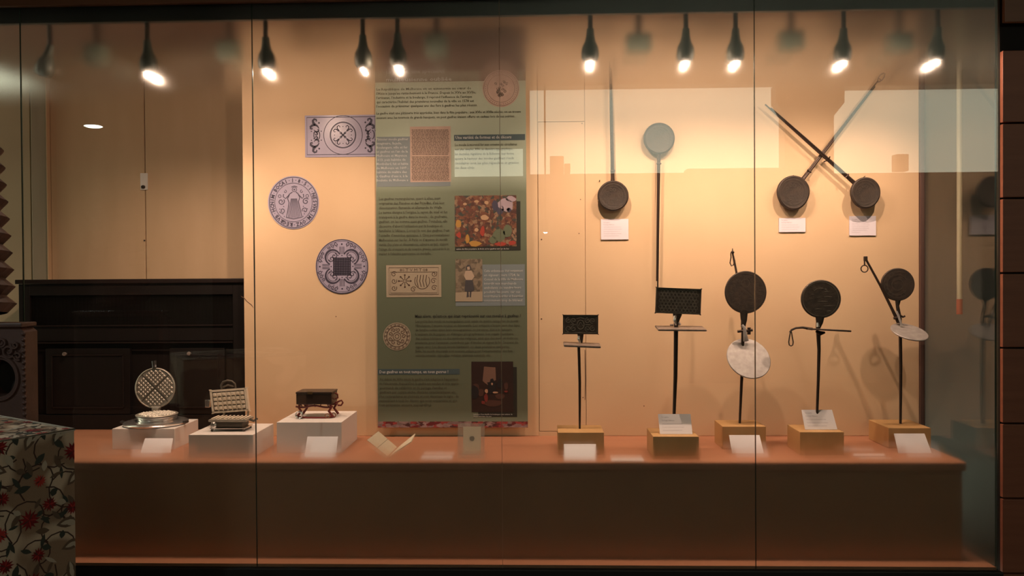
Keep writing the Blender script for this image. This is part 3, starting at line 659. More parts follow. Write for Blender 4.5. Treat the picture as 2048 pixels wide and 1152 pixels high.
bm = B(); blob(950, 487, 13, 6); obj('painted_thing', bm, mm_, pic)
bm = B(); blob(917, 447, 6, 9); obj('painted_thing', bm, mm_, pic)
bm = B(); blob(935, 478, 4, 9); obj('painted_thing', bm, mm_, pic)
mpb = bmap(.0026); mm_ = mat('scarlet paint', (.30, .035, .02), .6)
bm = B(); blob(1000, 488, 13, 4); obj('painted_cloth', bm, mm_, pic)
bm = B(); blob(965, 462, 5, 10); obj('painted_cloth', bm, mm_, pic)
bm = B(); blob(1024, 486, 8, 5); obj('painted_cloth', bm, mm_, pic)
bm = B(); blob(918, 470, 5, 6); obj('painted_cloth', bm, mm_, pic)
mpb = bmap(.0026); mm_ = m_ink
bm = B(); blob(1000, 420, 8, 9); obj('painted_figure', bm, mm_, pic)
bm = B(); blob(990, 412, 6, 12); obj('painted_figure', bm, mm_, pic)
bm = B(); blob(1018, 420, 5, 5); obj('painted_figure', bm, mm_, pic)
brect('caption_strip', 910, 494, 1041, 501, m_black_text, t, .0014); para('caption', 913, 499.5, 499.5, ['scène de fête populaire, la foule et les gaufres autour du feu'], m_textlight, t, widths=[105], h=4.2, d=.0024)
# engraved plate print
pl = brect('engraving_print', 772, 530, 883, 594.5, m_sandpaper, t, .0014, 'sand coloured print of a rectangular mould')
bm = B(); mp = plane_map(827.5, 562, YB-.0022)
ribbon(bm, [(-50, -27), (50, -27), (50, 27), (-50, 27)], .8, mp, True); ribbon(bm, [(-47, -24), (47, -24), (47, 18), (-47, 18)], .7, mp, True)
text(bm, '80·T·V·M·T·08', mp, 0, 19.5, width=56, h=8, align=.5)
for k in range(8):
    a = math.radians(45*k); ribbon(bm, [(-18+2*math.cos(a), 2*math.sin(a)), (-18+11*math.cos(a), 11*math.sin(a))], 1.1, mp); dot(bm, -18+12*math.cos(a), 12*math.sin(a), 1.9, mp)
for k in range(4): ribbon(bm, [(8+6*k, 12), (6+6*k, 0), (9+6*k, -12)], 1.2, mp)
ribbon(bm, circ(17, 0, 15, 20, 150, 390, 16), 1, mp)
for cx, cy, sg in ((-40, 14, 1), (-40, -14, -1), (41, 14, -1), (41, -14, 1), (-1, -17, 1), (40, 0, 1), (-40, 0, -1)): ribbon(bm, spiral(cx, cy, 6, 30, 1.3, 14, sg), 1.0, mp)
obj('ornament', bm, m_brownink, pl)
# sepia photo and text box
brect('text_box', 911, 529, 1050, 612, m_bluebox, t, label='blue grey text box beside the sepia photo')
ph = brect('sepia_photo', 911, 518, 965, 603, patch_mat('sepia photo ground', [(.26, .20, .14), (.20, .15, .10), (.14, .11, .075), (.30, .23, .16)], 60), t, .0016, 'sepia photo of a standing woman')
bm = B(); mpb = bmap(.0026)
def poly(pts): bm.faces.new([bm.verts.new(mpb(x, y)) for x, y in pts][::-1])
poly([(911, 585), (965, 583), (965, 603), (911, 603)]); obj('pale_ground', bm, mat('sepia sand', (.33, .26, .18), .6), ph)
bm = B(); mpb = bmap(.0029); bm = B(); sd_ = mat('sepia dark', (.05, .045, .05), .6)
poly([(931, 560), (945, 560), (949, 580), (942, 584), (929, 582)]); obj('skirt', bm, sd_, ph)
bm = B(); poly([(934, 583), (937, 583), (938, 594), (933, 595)]); obj('leg', bm, sd_, ph)
bm = B(); poly([(940, 583), (943, 582), (942, 595), (939, 594)]); obj('leg', bm, sd_, ph)
bm = B(); poly([(932, 533), (936, 529), (941, 531), (942, 538), (937, 541), (932, 539)]); obj('hair', bm, sd_, ph)
bm = B(); mpb = bmap(.0031); sp_ = mat('sepia pale', (.40, .30, .22), .6); poly([(931, 542), (943, 541), (949, 553), (944, 560), (932, 560), (928, 552)]); obj('blouse', bm, sp_, ph)
bm = B(); poly([(934, 534), (939, 533), (940, 539), (935, 540)]); obj('face', bm, sp_, ph)
para('paragraph', 968, 544, 603, ['Cette ordonnance était notamment', 'en vigueur ; vers 1724, le', 'Conseil de la Ville de Mulhouse', 'interdit aux marchands', 'ambulants de vendre leurs', 'produits les jours, car ces', 'nourritures lourdes et beurrées', 'consomment trop de blé/œuf.'], m_textlight, t, full=78, h=7)
para('heading', 830, 635, 635, ["Mais alors, qu'est-ce qui était représenté sur ces moules à gaufres ?"], m_black_text, t, widths=[213], h=8.2, bold=.02)
para('paragraph', 831, 645, 713, ['Les petits fers ronds et rectangulaires sont ornés de quatre catégories de motifs :', 'l’Évolution, l’œuvre toutes et décoratifs. Les artisans s’inspiraient des âges', 'de familles nobles ayant leurs monogrammes ou paroisses, d’ici à la demeure.', 'L’univers de la paysan et d’images géographiques. Les sujets l’écriture,', 'des scènes bibliques ou des symboles religieux, ainsi que des mots et mots ou', 'prudents, pour l’amateur, contribués pas d’étoiles et vignes la foi. Souvent de', 'vignes, etc.). Les décors étroits héritaient ces deux premières catégories.', 'Enfin, les motifs décoratifs sont souvent utilisés pour l’ornementation des fers :', 'entrelacements, étincelles, volutes, animaux naturels, etc.'], m_textdark, t, widths=[210, 210, 195, 198, 205, 206, 190, 198, 152], h=7)
def medal(cx, cy, r, m_, ink, dense):
    cc = P(cx, cy, YB); bm = B(); lathe(bm, (cc.x, YB-.0003, cc.z), (0, -1, 0), [(0, 0), (r*bs, 0), (r*bs, .0012), (0, .0012)], 40); o_ = obj('round_print', bm, m_, t, label='round pink beige print of a waffle mould')
    bm = B(); mp = plane_map(cx, cy, YB-.0022); ribbon(bm, circ(0, 0, r*.93, 40), .6, mp, True); ribbon(bm, circ(0, 0, r*.74, 40), .5 if not dense else 1.2, mp, True)
    if dense:
        for k in range(18): ribbon(bm, spiral(r*.83*math.cos(k*.349), r*.83*math.sin(k*.349), 2.6, k*40, 1, 8), .9, mp)
        for k in range(9): ribbon(bm, spiral(r*.5*math.cos(k*.698), r*.5*math.sin(k*.698), 4.6, k*70, 1.2, 12, (-1)**k), 1.2, mp)
        for r_ in (8, 4): ribbon(bm, circ(0, 0, r_, 16), 1, mp, True)
    else:
        for k in range(44): dot(bm, r*.84*math.cos(k*.1428), r*.84*math.sin(k*.1428), .7, mp)
        for k in range(26):
            a, q = random.random()*6.28, random.random()**.5*15; ribbon(bm, spiral(q*math.cos(a), q*math.sin(a), 3, random.random()*360, 1, 8), 1.1, mp)
    obj('ornament', bm, ink, o_)
medal(1002, 177, 37, m_pinkpaper, m_brownink, False)
medal(794, 673, 28, m_sandpaper, m_brownink, True)
hb = brect('heading_bar', 755, 738, 920, 749, m_bluebar, t, label='dark blue heading bar in the lower left')
para('heading', 759, 746.5, 746.5, ['Des gaufres en tout temps, en tous genres !'], m_textlight, hb, widths=[139], h=8.4, bold=.02)
para('paragraph', 759, 761, 812, ["Au début du XXe siècle la gaufre s'est adaptée à l'apparition", "de l'électricité. Aujourd'hui, la gaufre est vendue et très appré-", 'gourmand, de célébrités et de partage. Familles et', 'gaufriers par centre sèche, illustrée caractéristiques etc.', 'Plus rectangulaires en plusieurs et sont désormais le signe : de', 'rassemblant à tous les décors que nous conservons et que', 'l’on présente encore aujourd’hui.'], m_textdark, t, widths=[159, 161, 136, 155, 160, 157, 106], h=7)
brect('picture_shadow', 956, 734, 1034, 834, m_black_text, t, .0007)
pic = brect('picture', 943, 723, 1026.5, 824, m_paintdark, t, .0016, 'dark painted interior with a bright window wall')
mpb = bmap(.0026); mm_ = mat('candle glow wall', (.16, .085, .06), .6)
bm = B(); poly([(968, 733), (991, 735), (992, 760), (975, 770), (965, 762)]); obj('painted_wall', bm, mm_, pic)
mpb = bmap(.0030); mm_ = mat('near black paint', (.006, .004, .005), .6)
bm = B(); poly([(980, 764), (981, 758), (986, 757), (989, 764), (993, 766), (991, 769), (993, 786), (977, 788), (976, 768), (974, 765)]); obj('painted_figure', bm, mm_, pic)
bm = B(); blob(950, 784, 8, 14); obj('painted_figure', bm, mm_, pic)
bm = B(); blob(1000, 768, 6, 10); obj('painted_figure', bm, mm_, pic)
mpb = bmap(.0026); mm_ = mat('brown shawl paint', (.06, .022, .014), .6)
for q_ in ((952, 775, 7, 9), (962, 786, 6, 8), (1012, 772, 5, 8), (1000, 792, 10, 6), (985, 806, 20, 7)):
    bm = B(); blob(*q_); obj('painted_figure', bm, mm_, pic)
mpb = bmap(.0032); mm_ = mat('cream paint', (.42, .24, .15), .6)
bm = B(); blob(973, 782, 3.5, 4); obj('painted_spot', bm, mm_, pic)
bm = B(); blob(991, 785, 6, 2); obj('painted_spot', bm, mm_, pic)
bm = B(); blob(984, 768, 2, 2.5); obj('painted_spot', bm, mm_, pic)
mpb = bmap(.0034); mm_ = mat('dull red paint', (.16, .02, .015), .6)
bm = B(); blob(972, 796, 4, 9); obj('painted_cloth', bm, mm_, pic)
bm = B(); blob(1012, 783, 4, 2); obj('painted_cloth', bm, mm_, pic)
bm = B(); blob(966, 805, 4, 4); obj('painted_cloth', bm, mm_, pic)
para('caption', 947, 830, 834, ['Intérieur d’une famille de boulangers avec enfants du', 'Musée historique des arts'], m_textlight, t, widths=[78, 36], h=4, d=.0024)

# ------------------------------------------------------------------ plinths, blocks and cards
def riserbox(name, xl, xr, yt, yb, yback, m, label, cat, group, rot=None, bev=.002):
    xm = (xl+xr)/2; f = PZ(xm, yb, SHELF_Z); Yf = f.y; zt_ = P(xm, yt, Yf).z; Yb = PZ(xm, yback, zt_).y
    x0_, x1_ = P(xl, yt, Yf).x, P(xr, yt, Yf).x
    bm = B(); box(bm, x0_, x1_, Yf, Yb, SHELF_Z+.0005, zt_, bev); o = tag(obj(name, bm, m, loc=((x0_+x1_)/2, (Yf+Yb)/2, SHELF_Z)), label, cat, group)
    return x0_, x1_, Yf, Yb, zt_
W1 = riserbox('white_plinth', 224, 349, 857.5, 899, 838, m_white, 'low white plinth under the round chrome waffle iron', 'plinth', 'white plinths')
W2 = riserbox('white_plinth', 377, 506, 869.5, 916, 847, m_white, 'white plinth under the rectangular aluminium waffle iron', 'plinth', 'white plinths')
W3 = riserbox('white_plinth', 553, 683, 844.5, 906, 822, m_white, 'tall white plinth under the black box iron', 'plinth', 'white plinths')
KA = riserbox('wooden_block', 1116, 1208, 865, 910, 850, m_block, 'oak block under the small rectangular iron, leftmost of the blocks', 'wooden block', 'oak blocks')
KB = riserbox('wooden_block', 1306, 1398, 873, 919, 856, m_block, 'oak block under the honeycomb rectangular iron', 'wooden block', 'oak blocks')
KC = riserbox('wooden_block', 1445, 1532, 853, 899, 840, m_block, 'oak block under the round iron with the big pale lower plate', 'wooden block', 'oak blocks')
KD = riserbox('wooden_block', 1600, 1688, 864, 911, 849, m_block, 'oak block under the round iron with level dark lower plate', 'wooden block', 'oak blocks')
KE = riserbox('wooden_block', 1777, 1862, 856, 897, 839, m_block, 'oak block at the right end of the shelf', 'wooden block', 'oak blocks')
def card(tl, tr, br, bl, lab, z=SHELF_Z, lean=.05, nlines=6, wall=False, m=None, group='white cards on the shelf', fade=1):
    if wall:
        pts = [P(*q, YW-.006) for q in (bl, br, tr, tl)]
        # keep it a true rectangle on the wall
        xs0, xs1 = (pts[0].x+pts[3].x)/2, (pts[1].x+pts[2].x)/2; z0_, z1_ = (pts[0].z+pts[1].z)/2, (pts[2].z+pts[3].z)/2; yy = YW-.006
        pts = [Vector((xs0, yy, z0_)), Vector((xs1, yy, z0_)), Vector((xs1, yy, z1_)), Vector((xs0, yy, z1_))]; th = .006
    else:
        b0, b1 = PZ(*bl, z+.001), PZ(*br, z+.001); yb_ = (b0.y+b1.y)/2; b0.y = b1.y = yb_
        t0, t1 = P(*tl, yb_+lean), P(*tr, yb_+lean); zz = (t0.z+t1.z)/2; wd = (b1.x-b0.x); 
        pts = [b0, b1, Vector((t1.x, yb_+lean, zz)), Vector((t0.x, yb_+lean, zz))]; th = .003
    c = (pts[0]+pts[1])/2; bm = B(); slab(bm, pts, th)
    o = tag(obj('label_card', bm, m or (m_cardwall if wall else m_card), loc=c), lab, 'card', group)
    if nlines:
        bm = B(); n = (pts[1]-pts[0]).cross(pts[3]-pts[0]).normalized()
        def mp(u, v): 
            a_ = pts[0].lerp(pts[1], u); b_ = pts[3].lerp(pts[2], u); return a_.lerp(b_, v)+n*.0006
        strs = ['Fer à gaufres', 'Fer forgé, Mulhouse', 'moule rond gravé aux armes de la ville et motifs', 'de rosaces ; inscription sur le pourtour de la plaque', 'manche long en fer, daté du dix-septième siècle', 'don au musée historique de la ville, inventaire', 'restauré et présenté dans la collection', 'permanente du musée']
        for i in range(nlines):
            wf = (.22, .38, .62, .66, .60, .64, .55, .3)[i]; v = .86-.76*i/max(nlines-1, 1)*.85
            vs_, _ = glyphs(strs[i]); 
            aspect = (pts[1]-pts[0]).length/(pts[3]-pts[0]).length
            xa, xb = min(q.x for q in vs_), max(q.x for q in vs_); sx = wf/(xb-xa); hh = sx*aspect*1.25
            nv = [bm.verts.new(mp(.1+(q.x-xa)*sx, v-.05+q.y*hh)) for q in vs_]
            for f in glyphs(strs[i])[1]:
                try: bm.faces.new([nv[j] for j in f])
                except ValueError: pass
        obj('printed_lines', bm, m_print_grey, o)
    return o
G = 'white cards pinned to the wall'
card((1202, 438), (1257, 438), (1257, 479), (1202, 479), 'white wall card under the round iron with the straight upward handle', wall=True, nlines=7, group=G)
card((1558, 436), (1611, 436), (1611, 464), (1558, 464), 'white wall card under the left crossed iron', wall=True, nlines=5, group=G)
card((1699, 432), (1752, 432), (1752, 471), (1699, 471), 'white wall card under the right crossed iron', wall=True, nlines=8, group=G)
card((290, 876), (346, 877), (340, 906), (282, 905), 'blank white card leaning before the round chrome waffle iron plinth', nlines=0)
card((615, 873), (676, 873), (671, 914), (609, 913), 'white card leaning before the tall white plinth of the black box iron', nlines=0)
card((1128, 888), (1192, 888), (1191, 919), (1128, 919), 'brightly lit white card standing before the leftmost oak block', nlines=0, lean=.05)
card((1316, 828), (1381, 828), (1385, 868), (1320, 868), 'white card with grey lines standing on the honeycomb iron block', z=KB[4], nlines=5, lean=.04)
card((1458, 870), (1519, 870), (1527, 906), (1465, 907), 'white card leaning before the block of the round iron with the pale plate', nlines=0)
card((1603, 820), (1664, 819), (1673, 858), (1612, 860), 'white card with grey lines standing on the block of the level plate iron', z=KD[4], nlines=5, lean=.04)
card((1788, 867), (1849, 867), (1861, 905), (1799, 907), 'white card leaning before the right end oak block', nlines=0)
for (xa, xb, ya, yb_, lab) in ((843, 906, 911, 916, 'flat white card lying between the parchment booklet and the acrylic block'), (1222, 1287, 916, 921, 'flat white card lying between the two rectangular irons'), (1706, 1770, 907, 912, 'flat white card lying left of the right end oak block')):
    a0, a1, a2, a3 = PZ(xa, yb_, SHELF_Z+.004), PZ(xb, yb_, SHELF_Z+.004), PZ(xb-1, ya, SHELF_Z+.006), PZ(xa+1, ya, SHELF_Z+.006)
    bm = B(); slab(bm, [a0, a1, a2, a3], .003); tag(obj('label_card', bm, m_card, loc=(a0+a1)/2-Vector((0, 0, .003))), lab, 'card', 'white cards on the shelf')

# ------------------------------------------------------------------ long handled irons on the wall
IY = WALL_Y-.038
def pan_outline(droop, ang, n=3): return lambda a: 1+droop*max(0, math.cos(a-ang))**n
def wall_iron(lab, cx, cy, rx, ry, hx, hy, ends, m=m_rusty, Y=IY, droop=.0, fork=False, ringend=False):
    """closed round iron flat to the wall, handle running to (hx, hy)"""
    s = SC(Y); c = P(cx, cy, Y); h = P(hx, hy, Y+.004); t = thing('waffle_iron', lab, 'waffle iron', c, 'long handled irons hung on the wall')
    # frame_of((0,-1,0)): x axis = z cross n
    X, Yv, n = frame_of((0, -1, 0)); ol = pan_outline(droop, math.atan2(-1, 0))
    bm = B(); lathe(bm, c+Vector((0, 0, 0)), (0, -1, 0), [(0, .001), (rx*s*.97, .001), (rx*s, .003), (rx*s*.985, .009), (rx*s*.90, .0125), (rx*s*.86, .0115), (0, .0115)], 44, sy=ry/rx, outline=ol); fp = obj('front_plate', bm, m, t, True)
    bm = B(); lathe(bm, c, (0, 1, 0), [(0, .001), (rx*s*.97, .001), (rx*s*.99, .004), (rx*s*.93, .011), (0, .012)], 44, sy=ry/rx, outline=pan_outline(droop, math.atan2(-1, 0))); obj('back_plate', bm, m, t, True)
    bm = B(); mp = plane_map(cx, cy, Y-.0128)
    for k, (r_, w_) in enumerate(((.80, .9), (.62, .6))): ribbon(bm, circ(0, 0, rx*r_, 40, ry=ry*r_), w_, mp, True)
    for k in range(10):
        a = k*.628; ribbon(bm, spiral(rx*.42*math.cos(a), ry*.42*math.sin(a), rx*.13, k*50, 1.1, 10, (-1)**k), .8, mp)
    obj('engraving', bm, m_relief2, fp)
    d = (h-c).normalized(); st = c+d*(rx*s*.93); 
    side = d.cross(Vector((0, 1, 0))).normalized()
    bm = B(); tube(bm, [st-d*.01, st+d*.035], [.012, .0065], 10, flat=.7); obj('neck', bm, m_rod, t, True)
    for k, (off, wd) in enumerate(((.0025, .0042), (-.0025, .0042))):
        e = h+side*off; a_ = st+side*off*1.3+Vector((0, off*1.2, 0)); bm = B()
        tube(bm, [a_, a_.lerp(e, .5)+side*random.uniform(-.001, .001), e-d*(.03 if k else 0)], [wd*1.3, wd*1.1, wd*.8], 8); obj('handle', bm, m_rod, t, True)
    bm = B(); rc = st+d*.05; tube(bm, [rc-side*.011+Vector((0, -.006, 0)), rc+side*.011+Vector((0, -.006, 0))], .004, 8); obj('rivet', bm, m_rod, t, True)
    if fork:
        for sgn in (1, -1):
            bm = B(); tube(bm, [h-d*.01, h+d*.012+side*sgn*.010, h+d*.03+side*sgn*.010, h+d*.045+side*sgn*.003], .0026, 8); obj('fork_prong', bm, m_bright2, t, True)
        bm = B(); tube(bm, [h+d*.004+side*.008*math.cos(a)+d*.008*math.sin(a) for a in [k*.628 for k in range(10)]], .002, 6, True); obj('link_ring', bm, m_bright2, t, True)
    return t
wall_iron('round iron with long handle rising straight up the wall', 1226, 392, 31, 30.5, 1220.5, 124, 0, droop=.0)
wall_iron('round iron hung upside down with its handle running down behind the honeycomb iron', 1318, 277, 31, 31, 1314.5, 575, 0, droop=.03)
wall_iron('left round iron of the crossed pair, handle rising to the right', 1586, 384, 32, 32.5, 1757, 162, 0, droop=.12, fork=True, Y=IY-.0)
wall_iron('right round iron of the crossed pair, handle rising to the left', 1730, 385, 29, 30, 1531, 208, 0, droop=.08, Y=IY-.018)
# hook that carries the crossing point
c = P(1651, 322, WALL_Y-.02); t = thing('wall_hook', 'small iron hook holding the crossing of the two handles', 'hook', c)
bm = B(); tube(bm, [(c.x, WALL_Y-.0005, c.z), (c.x, WALL_Y-.06, c.z), (c.x+.004, WALL_Y-.068, c.z+.014)], .003, 8); obj('pin', bm, m_rod, t, True)
for x, y in ((1199, 362), (1586, 352), (1729, 354)):
    c = P(x, y, WALL_Y-.01); bm = B(); tube(bm, [(c.x, WALL_Y-.0005, c.z), (c.x, WALL_Y-.018, c.z+.003)], .0018, 6)
    tag(obj('nail', bm, m_rod, loc=c), {1199: 'small nail above left of the straight handled round iron', 1586: 'small nail behind the left crossed iron', 1729: 'small nail behind the right crossed iron'}[x], 'nail')

# ------------------------------------------------------------------ irons standing on the oak blocks
def mid(K): return (K[2]+K[3])/2
def rod(t, K, px_top, py_top, px_bot, Y, m=m_rod, r=(.0075, .0065, .005)):
    b_ = Vector((P(px_bot, 860, Y).x, Y, K[4]+.0005)); a_ = P(px_top, py_top, Y); mm = a_.lerp(b_, .45)+Vector((.0025, 0, 0))
    bm = B(); tube(bm, [a_, mm, b_], [r[0], r[1], r[2]], 10); obj('support_rod', bm, m, t, True)
def rect_plate(c, ax, az, w_, h_, th):
    """ax across, az up; normal = towards the viewer side"""
    ny = az.cross(ax).normalized(); bm = B(); obox(bm, c, ax, -ny, az, w_, th, h_, .0025); return bm
def roll(v, deg): 
    a = math.radians(deg); return Vector((v.x*math.cos(a)+v.z*math.sin(a), v.y, -v.x*math.sin(a)+v.z*math.cos(a)))
# A: small rectangular iron with scroll relief
Y = mid(KA); s = SC(Y); t = thing('waffle_iron', 'small rectangular iron with scroll relief standing on the leftmost oak block', 'waffle iron', (P(1160, 855, Y).x, Y, KA[4]), 'hinged irons on oak blocks')
c = P(1161, 649, Y); ax = roll(Vector((1, 0, 0)), .5); az = roll(Vector((0, 0, 1)), .5)
fp = obj('upper_plate', rect_plate(c, ax, az, 70*s, 38.5*s, .011), m_iron, t)
bm = B(); mp = lambda u, v: c+ax*(u*s)+az*(v*s)+Vector((0, -.0065, 0))
ribbon(bm, [(-32, -16), (32, -16), (32, 16), (-32, 16)], 1.2, mp, True)
for cx, cy, sg in ((-24, 8, 1), (-24, -8, -1), (24, 8, -1), (24, -8, 1), (-14, 8, -1), (14, 8, 1), (-14, -8, 1), (14, -8, -1)): ribbon(bm, spiral(cx, cy, 6, 90*sg, 1.3, 14, sg), 1.3, mp)
ribbon(bm, circ(0, 0, 7, 20, ry=9), 1.3, mp, True); ribbon(bm, [(-5, -3), (0, 5), (5, -3)], 1.2, mp); ribbon(bm, [(-8, 12), (0, 14), (8, 12)], 1.2, mp); ribbon(bm, [(-20, 0), (-9, 0)], 1.2, mp); ribbon(bm, [(9, 0), (20, 0)], 1.2, mp)
obj('relief', bm, m_relief, fp, label='raised scroll relief')
lc = P(1163.5, 689.5, Y); ax2 = roll(Vector((1, 0, 0)), 2.5); tl = Vector((0, .99, .10)).normalized()
bm = B(); obox(bm, lc+Vector((0, -.01, 0)), ax2, tl, ax2.cross(tl), 73*s, .085, .008, .002); obj('lower_plate', bm, m_bright2, t, label='pale worn lower plate seen edge on')
bm = B(); tube(bm, [P(1161, 668, Y), P(1162, 686, Y)], [.014, .007], 10, flat=.5); obj('neck', bm, m_iron, t, True)
bm = B(); tube(bm, [P(1158, 672, Y-.012), P(1157, 678, Y-.016), P(1160, 686, Y-.012)], [.004, .006, .004], 10); obj('hinge', bm, m_chrome, t, True, 'shiny hinge knuckle')
rod(t, KA, 1157.5, 690, 1159.5, Y, r=(.0065, .006, .0045))
# B: honeycomb rectangular iron
Y = mid(KB); s = SC(Y); t = thing('waffle_iron', 'large rectangular iron with honeycomb relief standing on an oak block', 'waffle iron', (P(1350, 860, Y).x, Y, KB[4]), 'hinged irons on oak blocks')
c = P(1356.5, 602, Y); ax = roll(Vector((1, 0, 0)), 2.6); az = roll(Vector((0, 0, 1)), 2.6)
fp = obj('upper_plate', rect_plate(c, ax, az, 89*s, 51*s, .012), m_iron, t)
bm = B(); mp = lambda u, v: c+ax*(u*s)+az*(v*s)+Vector((0, -.007, 0))
ribbon(bm, [(-43, -24), (43, -24), (43, 24), (-43, 24)], 1.0, mp, True)
hr = 4.1
for j in range(-3, 4):
    for i in range(-5, 6):
        cx, cy = i*7.1+(3.55 if j % 2 else 0), j*6.2
        if abs(cx) > 39: continue
        ribbon(bm, circ(cx, cy, hr*.86, 6, 30, 390-.001)[:6], .85, mp, True)
obj('relief', bm, m_relief, fp, label='raised honeycomb relief')
lc = P(1360, 656.5, Y); ax2 = roll(Vector((1, 0, 0)), .8); tl = Vector((0, .99, .11)).normalized()
bm = B(); obox(bm, lc+Vector((0, -.012, 0)), ax2, tl, ax2.cross(tl), 95*s, .10, .007, .002); obj('lower_plate', bm, m_bright2, t, label='pale worn lower plate seen edge on')
bm = B(); tube(bm, [P(1355, 627, Y), P(1353, 640, Y), P(1352, 655, Y)], [.02, .013, .008], 10, flat=.4); obj('neck', bm, m_iron, t, True)
bm = B(); tube(bm, [P(1350, 632, Y-.012), P(1349, 641, Y-.018), P(1352, 650, Y-.014)], [.006, .007, .004], 10); obj('hinge', bm, m_chrome, t, True, 'shiny hinge knuckle')
bm = B(); tube(bm, [P(1340, 650, Y-.01), P(1347, 650, Y-.01)], .004, 8); tube(bm, [P(1357, 645, Y-.01), P(1361, 650, Y-.014)], .005, 8); obj('hinge_pin', bm, m_bright2, t, True)
rod(t, KB, 1352, 660, 1347, Y, r=(.0095, .0085, .006))
# C: big round iron, pale lower plate hanging open
Y = mid(KC); s = SC(Y); t = thing('waffle_iron', 'round iron with large pale lower plate hanging open, under the fourth glass joint', 'waffle iron', (P(1480, 850, Y).x, Y, KC[4]), 'hinged irons on oak blocks')
c = P(1491, 584.5, Y)
bm = B(); disc(bm, c, (0, -1, 0), 41*s, .012, 48, .003, sy=1.03); fp = obj('upper_plate', bm, m_rusty, t, True)
bm = B(); mp = plane_map(1491, 584.5, Y-.0068)
ribbon(bm, circ(0, 0, 37, 48), .8, mp, True); ribbon(bm, circ(0, 18, 8, 20), .8, mp, True); ribbon(bm, [(-14, -10), (0, 4), (14, -10)], .7, mp)
for k in range(12): ribbon(bm, spiral(27*math.cos(k*.52), 27*math.sin(k*.52), 4, k*33, 1, 9), .7, mp)
ribbon(bm, [(8, -13), (20, -14)], 1.2, mp)
obj('engraving', bm, m_relief2, fp)
bm = B(); tube(bm, [P(1488, 620, Y), P(1488, 640, Y), P(1486, 655, Y)], [.018, .0135, .010], 10, flat=.45); obj('neck', bm, m_iron, t, True)
bm = B(); tube(bm, [P(1475, 663, Y-.02), P(1505, 660, Y-.02)], .006, 10); tube(bm, [P(1498, 655, Y-.02), P(1498, 669, Y-.02)], .0075, 10); obj('hinge_pin', bm, m_rod, t, True)
bm = B(); tube(bm, [P(1484, 650, Y-.022), P(1489, 656, Y-.025), P(1490, 668, Y-.028), P(1492, 682, Y-.02)], [.006, .007, .008, .012], 10, flat=.6); obj('hinge', bm, m_bright, t, True, 'pale hinge strap')
n = Vector((.10, -.83, .55)).normalized(); c2 = P(1497, 717, Y-.035)
bm = B(); lathe(bm, c2-n*.004, n, [(0, 0), (41.5*s, 0), (43.5*s, .003), (43.5*s, .006), (42.5*s, .008), (0, .0075)], 48, sy=1.02); obj('lower_plate', bm, m_bright, t, True, 'pale grey lower plate')
tp = P(1465, 505, Y+.055)
bm = B(); tube(bm, [P(1484, 640, Y+.014), P(1478, 570, Y+.03), P(1472, 540, Y+.045), tp], [.006, .0055, .005, .0045], 8); obj('handle', bm, m_rod, t, True)
bm = B(); tube(bm, [P(x, y, Y+.05) for x, y in ((1465, 502), (1461.5, 507), (1462, 515), (1460, 526), (1463, 532), (1467, 530), (1470, 520))], .0026, 8); obj('latch_loop', bm, m_rod, t, True)
bm = B(); lathe(bm, tp+Vector((0, 0, -.004)), (0, 0, 1), [(.007, 0), (.009, .006), (.003, .012), (.002, .022), (0, .023)], 12); obj('handle_tip', bm, m_rod, t, True)
rod(t, KC, 1486, 655, 1479.5, Y, r=(.0075, .007, .0055))
# D: round iron with level lower plate
Y = mid(KD); s = SC(Y); t = thing('waffle_iron', 'round black iron with level dark lower plate and loop at left end', 'waffle iron', (P(1633, 858, Y).x, Y, KD[4]), 'hinged irons on oak blocks')
c = P(1641.5, 598, Y)
bm = B(); disc(bm, c, (0, -1, 0), 39*s, .012, 48, .003, sy=.97); fp = obj('upper_plate', bm, m_iron, t, True)
bm = B(); mp = plane_map(1641.5, 598, Y-.0068)
ribbon(bm, circ(0, 0, 35, 48, ry=34), .8, mp, True)
for (u, v, l) in ((-8, 3, 8), (6, 4, 16), (-6, -5, 20), (-4, 20, 16), (4, -14, 24), (-12, -20, 14), (6, 14, 10), (-18, 9, 6), (12, -24, 9)): ribbon(bm, [(u, v), (u+l/2, v+.8), (u+l, v)], [.5, 1.2, .5], mp)
ribbon(bm, circ(0, 10, 15, 16, 30, 150, 12), .8, mp)
obj('engraving', bm, m_relief, fp)
bm = B(); tube(bm, [P(1640, 632, Y), P(1639, 645, Y), P(1635, 660, Y)], [.02, .015, .008], 10, flat=.4); obj('neck', bm, m_iron, t, True)
bm = B(); tube(bm, [P(1635, 645, Y-.02), P(1636, 654, Y-.022)], [.004, .0065], 10); obj('hinge', bm, m_chrome, t, True, 'shiny hinge knuckle')
lc = P(1657, 660, Y-.01); n = Vector((.06, .045, 1)).normalized()
bm = B(); disc(bm, lc, n, 42*s, .0075, 40, .002); obj('lower_plate', bm, m_rusty, t, True, 'dark level lower plate seen edge on')
bm = B(); tube(bm, [P(1632, 662, Y-.01), P(1640, 667, Y-.01), P(1650, 665, Y-.01)], [.005, .011, .004], 10, flat=.8); obj('plate_boss', bm, m_rusty, t, True)
bm = B(); tube(bm, [P(x, y, Y-.01) for x, y in ((1625, 658), (1605, 655), (1592, 656), (1583, 660), (1580, 665))], [.006, .005, .0045, .0045, .005], 8); obj('handle', bm, m_rusty, t, True)
bm = B(); tube(bm, [P(x, y, Y-.01) for x, y in ((1581, 664), (1579, 674), (1577.5, 684), (1578.5, 690), (1582, 692), (1585.5, 690), (1586.5, 684), (1584.5, 674), (1583, 664))], .0026, 8); obj('latch_loop', bm, m_rod, t, True)
b_ = Vector((P(1633, 860, Y).x, Y, KD[4]+.0005))
